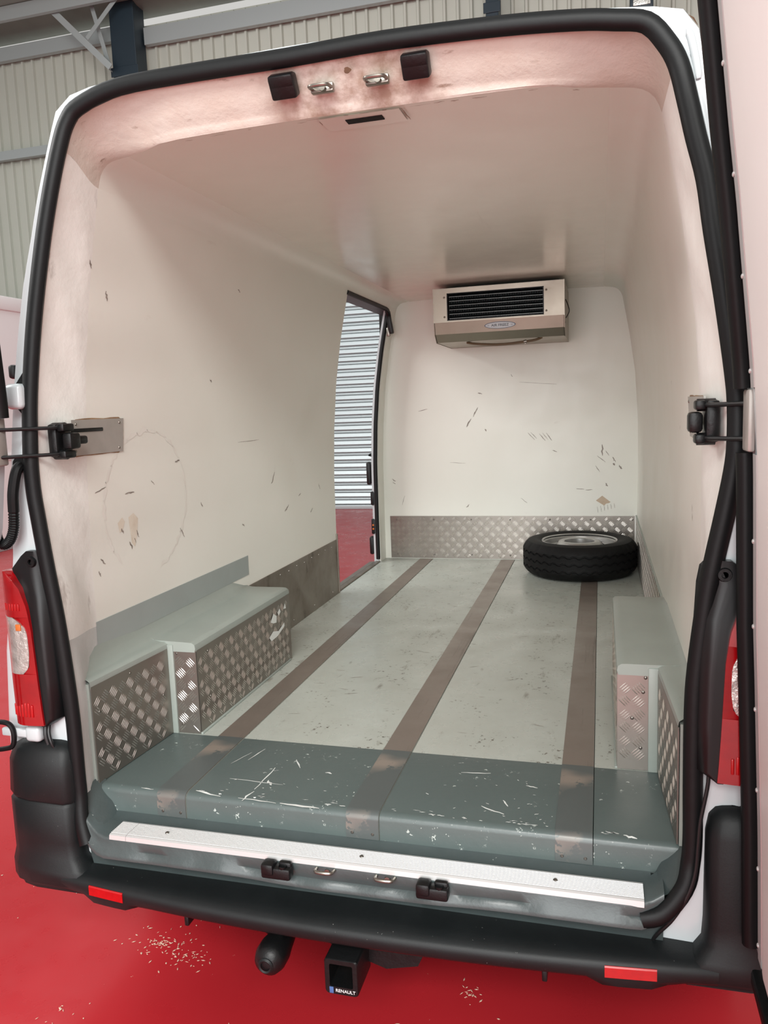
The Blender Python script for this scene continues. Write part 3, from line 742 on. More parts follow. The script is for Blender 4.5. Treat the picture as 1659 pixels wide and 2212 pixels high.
# ---- wheel boxes
def wheel_box(s, xi, xr, xr0, xw):
    """s = side sign, xi inner face of the deep part, xr / xr0 inner face of the shallow rear part (front / rear end), xw wall"""
    H = 0.298; y0, y1, y2 = 0.002, 0.365, 1.128
    mb = MB()
    mb.box((min(s * (xi + 0.002), s * xw), y1 + 0.002, 0.0), (max(s * (xi + 0.002), s * xw), y2, H - 0.012))
    pl_ = [(xr0 + 0.002, y0), (xr + 0.002, y1 + 0.002), (xw, y1 + 0.002), (xw - 0.025, y0)]
    mb.loft([[(s * x, y, z) for x, y in pl_] for z in (0.0, H - 0.012)], closed=True, caps=True)
    body = V(mb, 'wheel_box', M['arch_paint'], smooth=0, label=('left' if s < 0 else 'right') + ' wheel box clad in chequer plate')
    # rolled top with a cove up to the wall
    mb = MB()
    def prow(y, xin, end=0.0, c=1.0, xo=0.0):
        c *= (1.0 if s < 0 else 0.3)
        w = xw - xo - xin
        pr = [(xin, H - 0.030), (xin - 0.003, H - 0.018), (xin - 0.001, H - 0.006), (xin + min(0.008, 0.2 * w), H), (xin + min(0.022, 0.4 * w), H + 0.001), (xin + max(w - 0.038, 0.55 * w), H + 0.004 * c), (xin + max(w - 0.018, 0.75 * w), H + 0.012 * c), (xin + max(w - 0.004, 0.93 * w), H + 0.034 * c), (xin + w + 0.001, H + 0.060 * c)]
        return [(s * x, y, z - end) for x, z in pr]
    mb.loft([prow(y0, xr0, 0.0, 1.0, 0.012), prow(0.10, xr0 + (xr - xr0) * 0.27, 0, 1, 0.004), prow(y1 - 0.004, xr), prow(y1 - 0.004, xi), prow(y1 + 0.004, xi - 0.002), prow(y2 - 0.16, xi - 0.002), prow(y2 - 0.01, xi - 0.002, 0.0, 0.12), prow(y2, xi - 0.001, 0.004, 0.05), [(s * x, y2 + 0.001, H - 0.03) for x in [xi] * 4 + [xi + 0.03, xw - 0.045, xw - 0.018, xw - 0.004, xw + 0.001]]])
    V(mb, 'box_top', M['arch_paint'], smooth=40, parent=body)
    dv = Vector((s * (xr - xr0), y1 - y0, 0)); ln_ = dv.length; dv.normalize(); nv = Vector((-s * dv.y, s * dv.x, 0))
    # plates
    if s < 0:
        tread((-xi, y1 + 0.004, 0.002), (0, 1, 0), (0, 0, 1), (1, 0, 0), y2 - y1 - 0.006, H - 0.022, body, 'side_plate')
        tread(Vector((-xr0, y0, 0.002)) + dv * 0.003, dv, (0, 0, 1), nv, ln_ - 0.012, H - 0.022, body, 'rear_side_plate')
        e = tread((-xr + 0.020, y1 + 0.001, 0.002), (1, 0, 0), (0, 0, 1), (0, -1, 0), xr - xi - 0.018, H - 0.024, body, 'end_plate', off=(0.55, 0.3))
        mb = MB(); mb.box((-xr - 0.002, y1 - 0.008, 0), (-xr + 0.020, y1 + 0.002, H - 0.008), 0.002); V(mb, 'corner_bead', M['arch_paint'], parent=body)
        rivets([(-xr + 0.03, y1 - 0.002, 0.262), (-xr + 0.062, y1 - 0.002, 0.16), (-xr + 0.035, y1 - 0.002, 0.03)], (0, -1, 0), body, 0.004)
        rivets([(-xi + 0.003, 0.44, 0.10), (-xi + 0.003, 0.72, 0.2), (-xi + 0.003, 1.0, 0.08), (-xi + 0.003, 0.44, 0.25)], (1, 0, 0), body, 0.004)
        rivets([Vector((-xr0, y0, z)) + dv * q + nv * 0.003 for q, z in ((0.03, 0.2), (0.17, 0.262), (0.32, 0.14), (0.03, 0.09))], nv, body, 0.004)
    else:
        tread((xi, y2 - 0.002, 0.002), (0, -1, 0), (0, 0, 1), (-1, 0, 0), y2 - y1 - 0.006, H - 0.022, body, 'side_plate')
        tread(Vector((xr0, y0, 0.002)) + dv * 0.003, dv, (0, 0, 1), nv, ln_ - 0.012, H - 0.022, body, 'rear_side_plate')
        e = tread((xi - 0.002, y1 + 0.001, 0.002), (1, 0, 0), (0, 0, 1), (0, -1, 0), xr - xi - 0.024, H - 0.024, body, 'end_plate', off=(0.45, 0.2))
        mb = MB(); mb.box((xr - 0.026, y1 - 0.008, 0), (xr + 0.002, y1 + 0.002, H - 0.008), 0.002); V(mb, 'corner_bead', M['arch_paint'], parent=body)
        rivets([(xi + 0.070, y1 - 0.002, 0.262), (xi + 0.064, y1 - 0.002, 0.222), (xi + 0.036, y1 - 0.002, 0.148), (xi + 0.058, y1 - 0.002, 0.065)], (0, -1, 0), body, 0.005)
    mb = MB(); mb.box((min(s * (xi + 0.004), s * (xi - 0.009)), y1 - 0.0, 0), (max(s * (xi + 0.004), s * (xi - 0.009)), y2 - 0.02, 0.006), 0.002); V(mb, 'foot_bead', M['arch_paint'], parent=body)
    return body
wbL = wheel_box(-1, 0.630, 0.724, 0.749, 0.803)
wbR = wheel_box(1, 0.635, 0.738, 0.757, 0.805)
# white paint smears on the left side plate
mb = MB()
for pts in ([(0.91, 0.150), (0.95, 0.165), (1.0, 0.152), (1.06, 0.170), (1.06, 0.155), (0.99, 0.135), (0.93, 0.132)],
            [(0.93, 0.205), (0.96, 0.232), (0.99, 0.215), (0.985, 0.190), (0.955, 0.195)], [(1.0, 0.225), (1.02, 0.238), (1.03, 0.222), (1.01, 0.21)], [(1.06, 0.225), (1.075, 0.245), (1.085, 0.222)]):
    mb.add([(-0.630 + 0.0052, y, z) for y, z in pts], [tuple(range(len(pts)))])
V(mb, 'paint_smear', M['chip_white'], smooth=0, parent=wbL)
# grey painted bands above the wheel boxes
def band(side, fn, y0, y1, z0, z1):
    mb = MB(); e = 0.0018 * side
    zs = np.linspace(z0, z1, 5); r1 = [[(fn(z) - e, y, z) for z in zs] for y in (y0, y1)]
    mb.loft(r1)
    mb.loft([[(fn(z1), y, z1 + 0.0005), (fn(z1) - e, y, z1)] for y in (y0, y1)]); mb.loft([[(fn(z), y1 + 0.0005, z), (fn(z) - e, y1, z)] for z in zs])
    V(mb, 'painted_band', M['band_paint'], smooth=0)
band(-1, lwall, YE - 0.005, 1.135, 0.345, 0.424)

# ---- rear sill
def sill_prof():
    return [(0.012, -0.060), (-0.002, -0.070), (-0.020, -0.078), (-0.035, -0.081), (-0.098, -0.084), (-0.104, -0.092), (-0.100, -0.118), (-0.112, -0.128), (-0.112, -0.140), (-0.090, -0.146), (-0.070, -0.160), (-0.060, -0.20), (-0.058, -0.27), (0.012, -0.27)]
xs = np.linspace(-0.735, 0.722, 63)
mb = MB(); rows = []
for x in xs:
    ed = max(0.0, (abs(x - 0.0) - 0.67) / 0.06)
    wv = 0.004 * math.sin(x * 21) + 0.003 * math.sin(x * 47 + 1)
    dip = 0.014 * math.exp(-((x - 0.02) / 0.26) ** 4)
    row = []
    for k, (y, z) in enumerate(sill_prof()):
        yy, zz = y, z
        if 6 <= k <= 9: yy += wv * 0.8 + dip * 0.6; zz -= dip + wv * 0.5
        if 2 <= k <= 9: zz += 0.030 * ed ** 2; yy += 0.02 * ed
        row.append((x, yy, zz))
    rows.append(row)
mb.loft(rows, closed=True, caps=True)
sill = V(mb, 'rear_sill', M['sill_paint'], smooth=60, label='grey painted rear sill under the load floor edge')
# chamfered corner gussets
for s, xa, xb in ((-1, 0.755, 0.690), (1, 0.775, 0.705)):
    mb = MB()
    mb.loft([[(s * xa, 0.03, 0.020), (s * xa, -0.030, 0.012), (s * (xa + 0.005), -0.062, -0.02)],
             [(s * (xa - 0.012), 0.03, 0.004), (s * (xa - 0.016), -0.018, -0.012), (s * (xa - 0.006), -0.066, -0.050)],
             [(s * (xb + 0.02), 0.02, -0.030), (s * (xb + 0.014), -0.018, -0.052), (s * (xb + 0.012), -0.072, -0.082)],
             [(s * xb, 0.01, -0.076), (s * xb, -0.03, -0.080), (s * xb, -0.08, -0.088)]])
    V(mb, 'sill_corner', M['sill_paint'], smooth=80, parent=sill)
# ribbed aluminium strip
pr = [(-0.036, -0.083), (-0.036, -0.076)]
for k in range(10):
    y = -0.040 - k * 0.0055
    pr += [(y, -0.0755), (y - 0.002, -0.0755), (y - 0.0027, -0.0768), (y - 0.0048, -0.0768)]
pr += [(-0.096, -0.0765), (-0.101, -0.079), (-0.103, -0.092), (-0.099, -0.0925), (-0.098, -0.085)]
al = None
for xa, xb in ((-0.650, -0.602), (-0.601, 0.680)):
    mb = MB(); mb.ext_x(pr, xa, xb)
    if al is None: al = V(mb, 'sill_strip', M['alu'], smooth=0, label='short white aluminium end piece of the sill strip')
    else: al = V(mb, 'sill_strip', M['alu'], smooth=0, label='long bright ribbed aluminium strip along the sill')
rivets([(-0.50, -0.066, -0.0755), (0.03, -0.066, -0.0755), (0.49, -0.066, -0.0755)], (0, 0, 1), al, 0.0055)
for x in (-0.170, 0.216): guide(x, -0.108, -0.098, -1, sill, 1.15)
for x in (-0.050, 0.100): striker(x, -0.104, -0.098, -1, sill)

# ---- white bodywork round the opening
def off(pts, d):
    P = [Vector((a, b)) for a, b in pts]; out = []
    for i in range(len(P)):
        t = (P[min(i + 1, len(P) - 1)] - P[max(i - 1, 0)]).normalized()
        n_ = Vector((-t.y, t.x))
        out.append(P[i] + n_ * d)
    return out
OUT_L = [(-0.985, -0.26), (-0.985, 0.15), (-0.965, 0.40), (-0.915, 0.63), (-0.893, 0.836), (-0.872, 1.026), (-0.857, 1.132), (-0.845, 1.207), (-0.814, 1.361), (-0.797, 1.416), (-0.761, 1.554), (-0.735, 1.635), (-0.714, 1.698), (-0.701, 1.746), (-0.653, 1.783)]
OUT_T = [(-0.653, 1.783), (-0.587, 1.797), (-0.32, 1.807), (-0.078, 1.810), (0.141, 1.806), (0.39, 1.796), (0.544, 1.785), (0.682, 1.768), (0.716, 1.763), (0.751, 1.752)]
OUT_R = [(0.751, 1.752), (0.771, 1.737), (0.782, 1.703), (0.795, 1.589), (0.838, 1.40), (0.878, 1.2), (0.905, 1.03), (0.928, 0.84), (0.945, 0.63), (0.978, 0.40), (0.990, 0.15), (0.990, -0.26)]
GO = off(GASKET, 0.008)
gi = [(-0.745, -0.26)] + [tuple(p) for p in GO[:17]]
A = resample([Vector((a, 0, b)) for a, b in gi], 40) + resample([Vector((p.x, 0, p.y)) for p in GO[16:25]], 26)[1:] + resample([Vector((p.x, 0, p.y)) for p in GO[24:]] + [Vector((0.70, 0, -0.26))], 40)[1:]
B = resample([Vector((a, 0, b)) for a, b in OUT_L], 40) + resample([Vector((a, 0, b)) for a, b in OUT_T], 26)[1:] + resample([Vector((a, 0, b)) for a, b in OUT_R], 40)[1:]
mb = MB(); rows = []
for t, dy in ((0, 0.0), (0.25, -0.004), (0.42, -0.006), (0.46, 0.0), (0.80, -0.002), (0.94, -0.001), (1.0, 0.008), (1.002, 0.03)):
    rows.append([Vector((p.lerp(q, t).x, yf(p.lerp(q, t).z) + dy, p.lerp(q, t).z)) for p, q in zip(A, B)])
mb.loft(rows)
V(mb, 'rear_frame', M['body'], smooth=45, label='white painted rear door frame and pillars')
mb = MB(); mb.tube(bez([(0.752, yf(1.7) - 0.002, 1.705), (0.760, yf(1.7) - 0.002, 1.700), (0.770, yf(1.65) - 0.003, 1.655), (0.776, yf(1.6) - 0.003, 1.615)], 5), [0.006] + [0.008] * 14 + [0.005], 10, flat=0.5, up=(0, 1, 0)); V(mb, 'pressed_rib', M['body'], smooth=60)
mb = MB(); mb.add([(0.757, yf(1.74) + 0.010, 1.7445), (0.768, yf(1.73) + 0.012, 1.738), (0.776, yf(1.72) + 0.013, 1.722), (0.773, yf(1.72) + 0.007, 1.722), (0.765, yf(1.73) + 0.006, 1.733)], [(0, 1, 2, 3, 4)]); V(mb, 'rust_streak', M['rust_dark'], smooth=0)
def outx(z, side):
    tab = [(b, a) for a, b in OUT_L] if side < 0 else [(b, a) for a, b in OUT_R[::-1]]
    return interp(tab, z)
# outer skins: right side, left side behind the doorway, left side ahead of it, roof
sk = [p.z for p in B[:40]]
mb = MB(); mb.loft([[Vector((p.x, yf(p.z) + 0.03 if y is None else y, p.z)) for p in B[65:]] for y in (None, 0.5, 1.8, 3.9)])
V(mb, 'side_panel', M['body'], label='white outer right side panel')
mb = MB(); mb.loft([[Vector((p.x, yf(p.z) + 0.03 if y is None else y, p.z)) for p in B[:40]] for y in (None, 0.5, 1.4, 2.2)])
V(mb, 'side_panel', M['body'], label='white outer left side panel')
mb = MB(); mb.loft([[Vector((p.x, yf(p.z) + 0.03 if y is None else y, p.z)) for p in B[38:67]] for y in (None, 0.3, 1.8, 3.9)])
V(mb, 'roof_panel', M['body'], label='white outer roof panel')
mb = MB(); mb.box((-0.97, 3.9, -0.27), (0.98, 3.93, 1.74)); mb.box((-0.93, 0.02, -0.30), (0.93, 3.9, -0.27)); V(mb, 'under_panel', M['void'], smooth=0)

# ---- side doorway: pillar, seals, sill, fittings
zs = np.linspace(-0.02, 1.66, 26)
def dx(z): return interp(LW + [(1.66, -0.664)], z)
mb = MB()
mb.loft([[(dx(z) - 0.012, 3.115, z) for z in zs], [(dx(z) - 0.044, 3.118, z) for z in zs], [(dx(z) - 0.049, 3.135, z) for z in zs], [(dx(z) - 0.050, 3.20, z) for z in zs], [(dx(z) - 0.072, 3.30, z) for z in zs], [(dx(z) - 0.085, 3.42, z) for z in zs], [(dx(z) - 0.09, 3.9, z) for z in zs]])
pil = V(mb, 'doorway_pillar', M['body'], label='white pillar ahead of the side doorway')
mb = MB(); mb.tube([(dx(z) - 0.014, 3.106, z) for z in np.linspace(0.02, 1.62, 26)], 0.013, 10)
V(mb, 'pillar_seal', M['rubber'], parent=pil)
mb = MB(); mb.tube(bez([(-0.686, 3.10, 1.560), (-0.684, 3.08, 1.592), (-0.682, 3.03, 1.604), (-0.682, 2.9, 1.606), (-0.682, 2.24, 1.606)], 5), 0.013, 8)
V(mb, 'lintel_seal', M['rubber'], parent=pil)
mb = MB(); mb.box((-0.80, 2.2, 1.606), (-0.690, 3.35, 1.66)); V(mb, 'lintel', M['black'], smooth=0, parent=pil)
mb = MB(); mb.box((-0.700, 3.085, 1.46), (-0.672, 3.125, 1.64), 0.008, rot=Matrix.Rotation(math.radians(-9), 3, 'Y')); V(mb, 'door_stop', M['black'], parent=pil)
mb = MB(); mb.box((-0.703, 3.09, 1.445), (-0.682, 3.12, 1.50), 0.006); V(mb, 'stop_bracket', M['steel'], parent=pil)
for (z, h, xo) in ((0.58, 0.075, -0.878), (0.10, 0.06, -0.875)):
    mb = MB(); mb.box((xo - 0.014, 3.15, z - h), (xo + 0.016, 3.20, z + h), 0.012); V(mb, 'rubber_buffer', M['black'], parent=pil)
for (z, h) in ((0.42, 0.045), (0.235, 0.05)):
    mb = MB(); mb.box((dx(z) - 0.054, 3.108, z - h), (dx(z) - 0.032, 3.128, z + h), 0.006); b_ = V(mb, 'door_contact', M['black'], parent=pil)
    if z < 0.3:
        for dz in (-0.015, 0.010):
            mb = MB(); mb.lathe([(0, -0.004), (0.006, -0.003), (0.007, 0.0)], 10, (dx(z) - 0.040, 3.107, z + dz), 'y'); V(mb, 'contact_pin', M['amber'], parent=pil)
mb = MB(); mb.loft([[(dx(z) - 0.040, 3.125, z), (dx(z) - 0.058, 3.100, z + 0.008), (dx(z) - 0.040, 3.125, z + 0.016)] for z in (0.69, 0.70)], closed=True); V(mb, 'pillar_clip', M['black'], parent=pil)
# doorway sill
prs = [(-0.806, 0.002), (-0.806, -0.004), (-0.812, 0.006), (-0.838, 0.006), (-0.842, -0.008), (-0.846, -0.008), (-0.848, 0.000), (-0.885, -0.004), (-0.890, -0.05), (-0.806, -0.05)]
mb = MB(); mb.loft([[(a, y, b) for a, b in prs] for y in (2.22, 2.7, 3.13)], closed=True, caps=True)
V(mb, 'doorway_sill', M['kick'], smooth=0, label='worn metal sill of the side doorway')

# ---- rear bumper
def yo(x): return -0.170 + 0.052 * (abs(x - 0.02) / 0.82) ** 2.2
mb = MB(); rows = []
for x in np.linspace(-0.80, 0.83, 49):
    y = yo(x); rf = 0.0
    for rx in (-0.65, 0.651):
        rf = max(rf, 1.0 / (1 + math.exp((abs(x - rx) - 0.072) / 0.006)))
    rows.append([(x, -0.02, -0.19), (x, -0.05, -0.190), (x, y + 0.045, -0.194), (x, y + 0.022, -0.197), (x, y + 0.008, -0.203), (x, y + 0.001, -0.211), (x, y, -0.222), (x, y + 0.004 - 0.004 * rf, -0.238 - 0.004 * rf), (x, y + 0.018 - 0.012 * rf, -0.252 - 0.010 * rf), (x, y + 0.05, -0.258 - 0.008 * rf), (x, -0.02, -0.262)])
mb.loft(rows, closed=True, caps=True)
bump = V(mb, 'rear_bumper', M['bumper'], smooth=50, label='black plastic rear bumper step with red reflectors')
for xc, lab in ((-0.650, 'left'), (0.651, 'right')):
    mb = MB(); n = 6; w = 0.054
    fr = []; bk_ = []
    for k in range(n + 1):
        x = xc - w + 2 * w * k / n; y = yo(x)
        fr.append([(x, y + 0.000, -0.2100), (x, y - 0.002, -0.213), (x, y - 0.002, -0.236), (x, y + 0.002, -0.240), (x, y + 0.02, -0.240), (x, y + 0.02, -0.2100)])
    mb.loft(fr, closed=True, caps=True)
    V(mb, 'reflector', M['red_bright'], smooth=0, parent=bump)
def corner(s, xi, top):
    mb = MB(); rows = []
    tab = [(-0.262, -0.06, 0.0), (-0.255, -0.04, 0.0), (-0.235, -0.035, 0.0), (-0.205, -0.035, 0.0), (-0.192, -0.02, 0.0), (-0.165, -0.003, 0.0), (-0.12, 0.0, 0.0), (-0.02, 0.0, 0.0), (-0.012, 0.003, 0.006), (0.0, 0.0, 0.0), (top - 0.06, 0.002, 0.004), (top - 0.025, 0.008, 0.014), (top - 0.007, 0.018, 0.028), (top, 0.034, 0.046)]
    if s > 0: tab = [q for q in tab if not (-0.03 < q[0] < 0.001)]
    for z, dxi, sh in tab:
        a = xi + dxi; yb = -0.118 + sh + (0.012 if z > -0.19 else 0.0) + 0.01 * max(0, z)
        if z < -0.25: yb += 0.02
        xo_ = 0.998 - sh * 0.9
        pr = [(a, -0.01), (a + 0.001, yb + 0.035), (a + 0.008, yb + 0.012), (a + 0.026, yb), (xo_ - 0.10, yb + 0.002), (xo_ - 0.055, yb + 0.012), (xo_ - 0.022, yb + 0.036), (xo_ - 0.006, yb + 0.075), (xo_, yb + 0.14), (xo_, 0.30), (xo_ - 0.03, 0.30)]
        rows.append([(s * x, y, z) for x, y in pr])
    mb.loft(rows, closed=True, caps=True)
    o = V(mb, 'bumper_corner', M['bumper'], smooth=50, label='rounded black bumper corner piece')
    for (x, z) in ((0.930, 0.045), (0.922, -0.075)):
        mb = MB(); mb.lathe([(0.0, -0.001), (0.010, -0.001), (0.011, 0.004), (0.009, 0.012)], 14, (s * x, -0.089, z), 'y'); V(mb, 'plug_hole', M['void'], parent=o)
    return o
corner(-1, 0.757, 0.150)
corner(1, 0.803, 0.138)

# ---- tail lamps
def wrap(x, edge=0.955):
    d = max(0.0, abs(x) - 0.875)
    return 0.75 * d * d / 0.08 + 0.3 * max(0.0, abs(x) - 0.915)
def patch(rows_xz, s, yface, depth, name, m, parent, label=None, n=10, crown=0.0):
    """rows of (z, x inner, x outer) with positive x; bent round the body corner"""
    mb = MB(); F = []; Bk = []
    for z, a, b in rows_xz:
        xs_ = [a + (b - a) * k / n for k in range(n + 1)]
        F.append([(s * x, yface + wrap(x) - crown * math.sin(math.pi * (k / n)), z) for k, x in enumerate(xs_)])
        Bk.append([(s * x, yface + wrap(x) + depth, z) for x in xs_])
    mb.loft(F)
    mb.loft([[f[0] for f in F], [b[0] for b in Bk]]); mb.loft([[f[-1] for f in F], [b[-1] for b in Bk]])
    mb.loft([F[0], Bk[0]]); mb.loft([F[-1], Bk[-1]])
    return V(mb, name, m, smooth=50, parent=parent, label=label)
def tail_lamp(s, xin):
    zs = [0.205, 0.23, 0.31, 0.386, 0.461, 0.523, 0.572, 0.60, 0.618]
    red_in = [0.822, 0.824, 0.828, 0.831, 0.834, 0.842, 0.859, 0.882, 0.903]
    red_out = [0.945, 0.948, 0.952, 0.952, 0.950, 0.946, 0.940, 0.930, 0.915]
    mb = MB(); rows = []
    hz = [(0.200, 0.815), (0.222, xin), (0.32, xin), (0.435, xin + 0.001), (0.547, xin + 0.002), (0.620, xin + 0.006), (0.655, xin + 0.012), (0.668, xin + 0.024)]
    hout = [0.835, 0.835, 0.836, 0.842, 0.860, 0.898, 0.862, 0.845]
    F = []; Bk = []
    n = 10
    for (z, a), b in zip(hz, hout):
        xs_ = [a + (b - a) * k / n for k in range(n + 1)]
        dip = 0.0 if z < 0.5 else 0.018 * min(1, (z - 0.5) / 0.12)
        F.append([(s * x, -0.092 + wrap(x) + dip + 0.030 * (1 - min(1, (k / n) / 0.45)) ** 1.6, z) for k, x in enumerate(xs_)])
        Bk.append([(s * x, -0.045 + wrap(x), z) for x in xs_])
    mb.loft(F); mb.loft([[f[0] for f in F], [b[0] for b in Bk]]); mb.loft([[f[-1] for f in F], [b[-1] for b in Bk]]); mb.loft([F[0], Bk[0]]); mb.loft([F[-1], Bk[-1]])
    lamp = V(mb, 'tail_lamp', M['housing'], smooth=60, label=('left' if s < 0 else 'right') + ' tail lamp in black housing')
    mb = MB(); mb.lathe([(0, 0.004), (0.006, 0.004), (0.007, -0.001), (0.013, -0.001), (0.015, 0.004)], 16, (s * 0.832, -0.078, 0.640), 'y'); V(mb, 'bolt_recess', M['black'], parent=lamp)
    W0, W1 = 0.345, 0.498
    def rows_between(z0, z1, k=9):
        return [(z, interp(list(zip(zs, red_in)), z), interp(list(zip(zs, red_out)), z)) for z in np.linspace(z0, z1, k)]
    patch(rows_between(0.205, W0), s, -0.098, 0.04, 'brake_lens', M['red_lens'], lamp, crown=0.006)
    patch(rows_between(W1, 0.618), s, -0.098, 0.04, 'upper_lens', M['red_lens'], lamp, crown=0.006)
    mid = [(z, interp(list(zip(zs, red_in)), z), interp([(W0, 0.868), (0.362, 0.850), (0.40, 0.845), (0.455, 0.846), (0.475, 0.856), (W1, 0.890)], z)) for z in np.linspace(W0, W1, 9)]
    patch(mid, s, -0.098, 0.04, 'lens_edge', M['red_lens'], lamp, n=4)
    win = [(z, interp([(W0, 0.868), (0.362, 0.850), (0.40, 0.845), (0.455, 0.846), (0.475, 0.856), (W1, 0.890)], z), interp(list(zip(zs, red_out)), z)) for z in np.linspace(W0, W1, 13)]
    patch(win, s, -0.100, 0.04, 'clear_lens', M['clear'], lamp, crown=0.004)
    # bright moulded cells in the red lens: ribs
    mb = MB()
    for k in range(7):
        x = 0.850 + k * 0.010
        for z0, z1 in ((0.228, 0.262),):
            mb.box((s * x - 0.003, -0.1048 + wrap(x), z0), (s * x + 0.003, -0.098 + wrap(x), z1 + 0.006 * math.sin(k)), 0.002)
    V(mb, 'brake_cells', M['red_bright'], parent=lamp)
    mb = MB()
    for k in range(6):
        x = 0.862 + k * 0.009
        mb.box((s * x - 0.0028, -0.1045 + wrap(x), 0.515), (s * x + 0.0028, -0.098 + wrap(x), 0.535), 0.002)
    V(mb, 'upper_cells', M['red_bright'], parent=lamp)
    mb = MB(); mb.box((s * 0.868 - 0.008, -0.1045, 0.462), (s * 0.868 + 0.008, -0.100, 0.480), 0.003); V(mb, 'amber_cell', M['amber'], parent=lamp)
    return lamp
tail_lamp(-1, 0.782)
tail_lamp(1, 0.775)

# ---- hinges, straps, conduit on the left pillar
def hinge(s, x, z, h, lab):
    mb = MB(); mb.box((s * x - 0.024, -0.085, z - h), (s * x + 0.024, -0.035, z + h), 0.012, seg=3)
    hg = V(mb, 'door_hinge', M['body'], label=lab)
    mb = MB(); mb.box((min(s * x, s * (x + 0.10)), -0.080, z - h * 0.5), (max(s * x, s * (x + 0.10)), -0.066, z + h * 0.5), 0.004); V(mb, 'hinge_arm', M['body'], parent=hg)
    for dz in (1, -1):
        mb = MB(); mb.loft([[(s * (x - 0.022), -0.055, z + dz * h), (s * (x + 0.010), -0.055, z + dz * h), (s * (x - 0.022), -0.055, z + dz * (h + 0.036))], [(s * (x - 0.022), -0.04, z + dz * h), (s * (x + 0.010), -0.04, z + dz * h), (s * (x - 0.022), -0.04, z + dz * (h + 0.036))]], closed=True, caps=True)
        V(mb, 'hinge_gasket', M['rubber'], smooth=0, parent=hg)
    return hg
hinge(-1, 0.832, 1.064, 0.032, 'white upper left rear door hinge')
hinge(1, 0.905, 1.064, 0.032, 'white upper right rear door hinge')
hg = hinge(-1, 0.876, 0.170, 0.022, 'white lower left rear door hinge')
mb = MB(); mb.tube(bez([(-1.01, -0.085, 0.197), (-0.96, -0.085, 0.200), (-0.938, -0.085, 0.190), (-0.932, -0.085, 0.165), (-0.94, -0.085, 0.135), (-0.97, -0.085, 0.124), (-1.01, -0.085, 0.118)], 5), 0.007, 8); V(mb, 'rubber_loop', M['rubber'], parent=hg)
for (z) in (1.13, 0.985):
    mb = MB(); mb.box((-0.893, -0.02, z - 0.018), (-0.872, 0.0, z + 0.018), 0.007); V(mb, 'rubber_buffer', M['black'])
cp_ = bez([(-0.838, -0.055, 0.893), (-0.842, -0.080, 0.880), (-0.850, -0.092, 0.825), (-0.855, -0.092, 0.770), (-0.860, -0.092, 0.730), (-0.874, -0.092, 0.700), (-0.894, -0.094, 0.688), (-0.908, -0.096, 0.704), (-0.908, -0.098, 0.740), (-0.895, -0.10, 0.805), (-0.880, -0.10, 0.890)], 12)
rr = [0.0135 if (k < 36) else (0.0115 + 0.0022 * (k % 2)) for k in range(len(cp_))]
mb = MB(); mb.tube(cp_, rr, 10); cd = V(mb, 'cable_conduit', M['rubber'], smooth=0, label='black ribbed cable conduit looping beside the left pillar')
mb = MB(); mb.lathe([(0.0, -0.03), (0.018, -0.028), (0.024, -0.01), (0.026, 0.01)], 16, (-0.842, -0.045, 0.893), 'y'); V(mb, 'grommet', M['rubber'], parent=cd)
mb = MB(); mb.tube(bez([(-0.83, -0.06, 0.215), (-0.828, -0.075, 0.18), (-0.818, -0.08, 0.15), (-0.812, -0.07, 0.12)], 5), 0.0045, 8); mb.tube(bez([(-0.845, -0.06, 0.205), (-0.842, -0.07, 0.17), (-0.836, -0.07, 0.14)], 5), 0.007, 8); V(mb, 'lamp_cable', M['wire'])
mb = MB(); mb.tube(bez([(0.806, -0.075, 0.250), (0.807, -0.080, 0.196), (0.793, -0.084, 0.112), (0.789, -0.086, 0.059), (0.784, -0.088, -0.005), (0.768, -0.09, -0.061), (0.740, -0.088, -0.119), (0.712, -0.075, -0.165), (0.70, -0.06, -0.195)], 6), 0.0042, 8)
V(mb, 'lamp_cable', M['wire'], label='thin black cable hanging from the right tail lamp')

# ---- door check latches on the walls
def latch(s, wallx, yc, plate_y0, plate_y1):
    z0, z1 = 0.903, 1.000
    mb = MB(); wf = (lambda z: -lwall(z)) if s < 0 else rwall
    rows = []
    for z in (z0, z1):
        a_ = wf(z) - 0.0035
        rows.append([(s * a_, plate_y0, z), (s * a_, plate_y1, z), (s * (a_ + 0.004), plate_y1, z), (s * (a_ + 0.004), plate_y0, z)])
    mb.loft(rows, closed=True, caps=True)
    pl = V(mb, 'latch_plate', M['plate'], smooth=0, label='galvanised backing plate of the door check latch')
    pts = [(s * (wf(z0 + 0.012 + (z1 - z0 - 0.024) * b) - 0.0035), plate_y0 + 0.02 + (plate_y1 - plate_y0 - 0.04) * a, z0 + 0.012 + (z1 - z0 - 0.024) * b) for a in (0.0, 1.0) for b in (0.0, 1.0)]
    rivets(pts, (-s, 0, 0), pl, 0.004, m='steel')
    # rust halo
    mb = MB(); n = 28; ring = []
    for k in range(n):
        a = 2 * math.pi * k / n
        ca, sa = math.cos(a), math.sin(a)
        f_ = 1.0 / max(abs(ca), abs(sa))
        zz_ = (z0 + z1) / 2 + sa * f_ * ((z1 - z0) / 2 + random.uniform(0.001, 0.004))
        ring.append((s * (wf(zz_) - 0.0014), (plate_y0 + plate_y1) / 2 + ca * f_ * ((plate_y1 - plate_y0) / 2 + random.uniform(0.001, 0.005)), zz_))
    mb.add(ring, [tuple(range(n))]); V(mb, 'rust_halo', M['rust'], smooth=0, parent=pl)
    return pl
plL = latch(-1, 0.786, 0.03, 0.060, 0.300)
plR = latch(1, 0.811, 0.03, 0.020, 0.330)
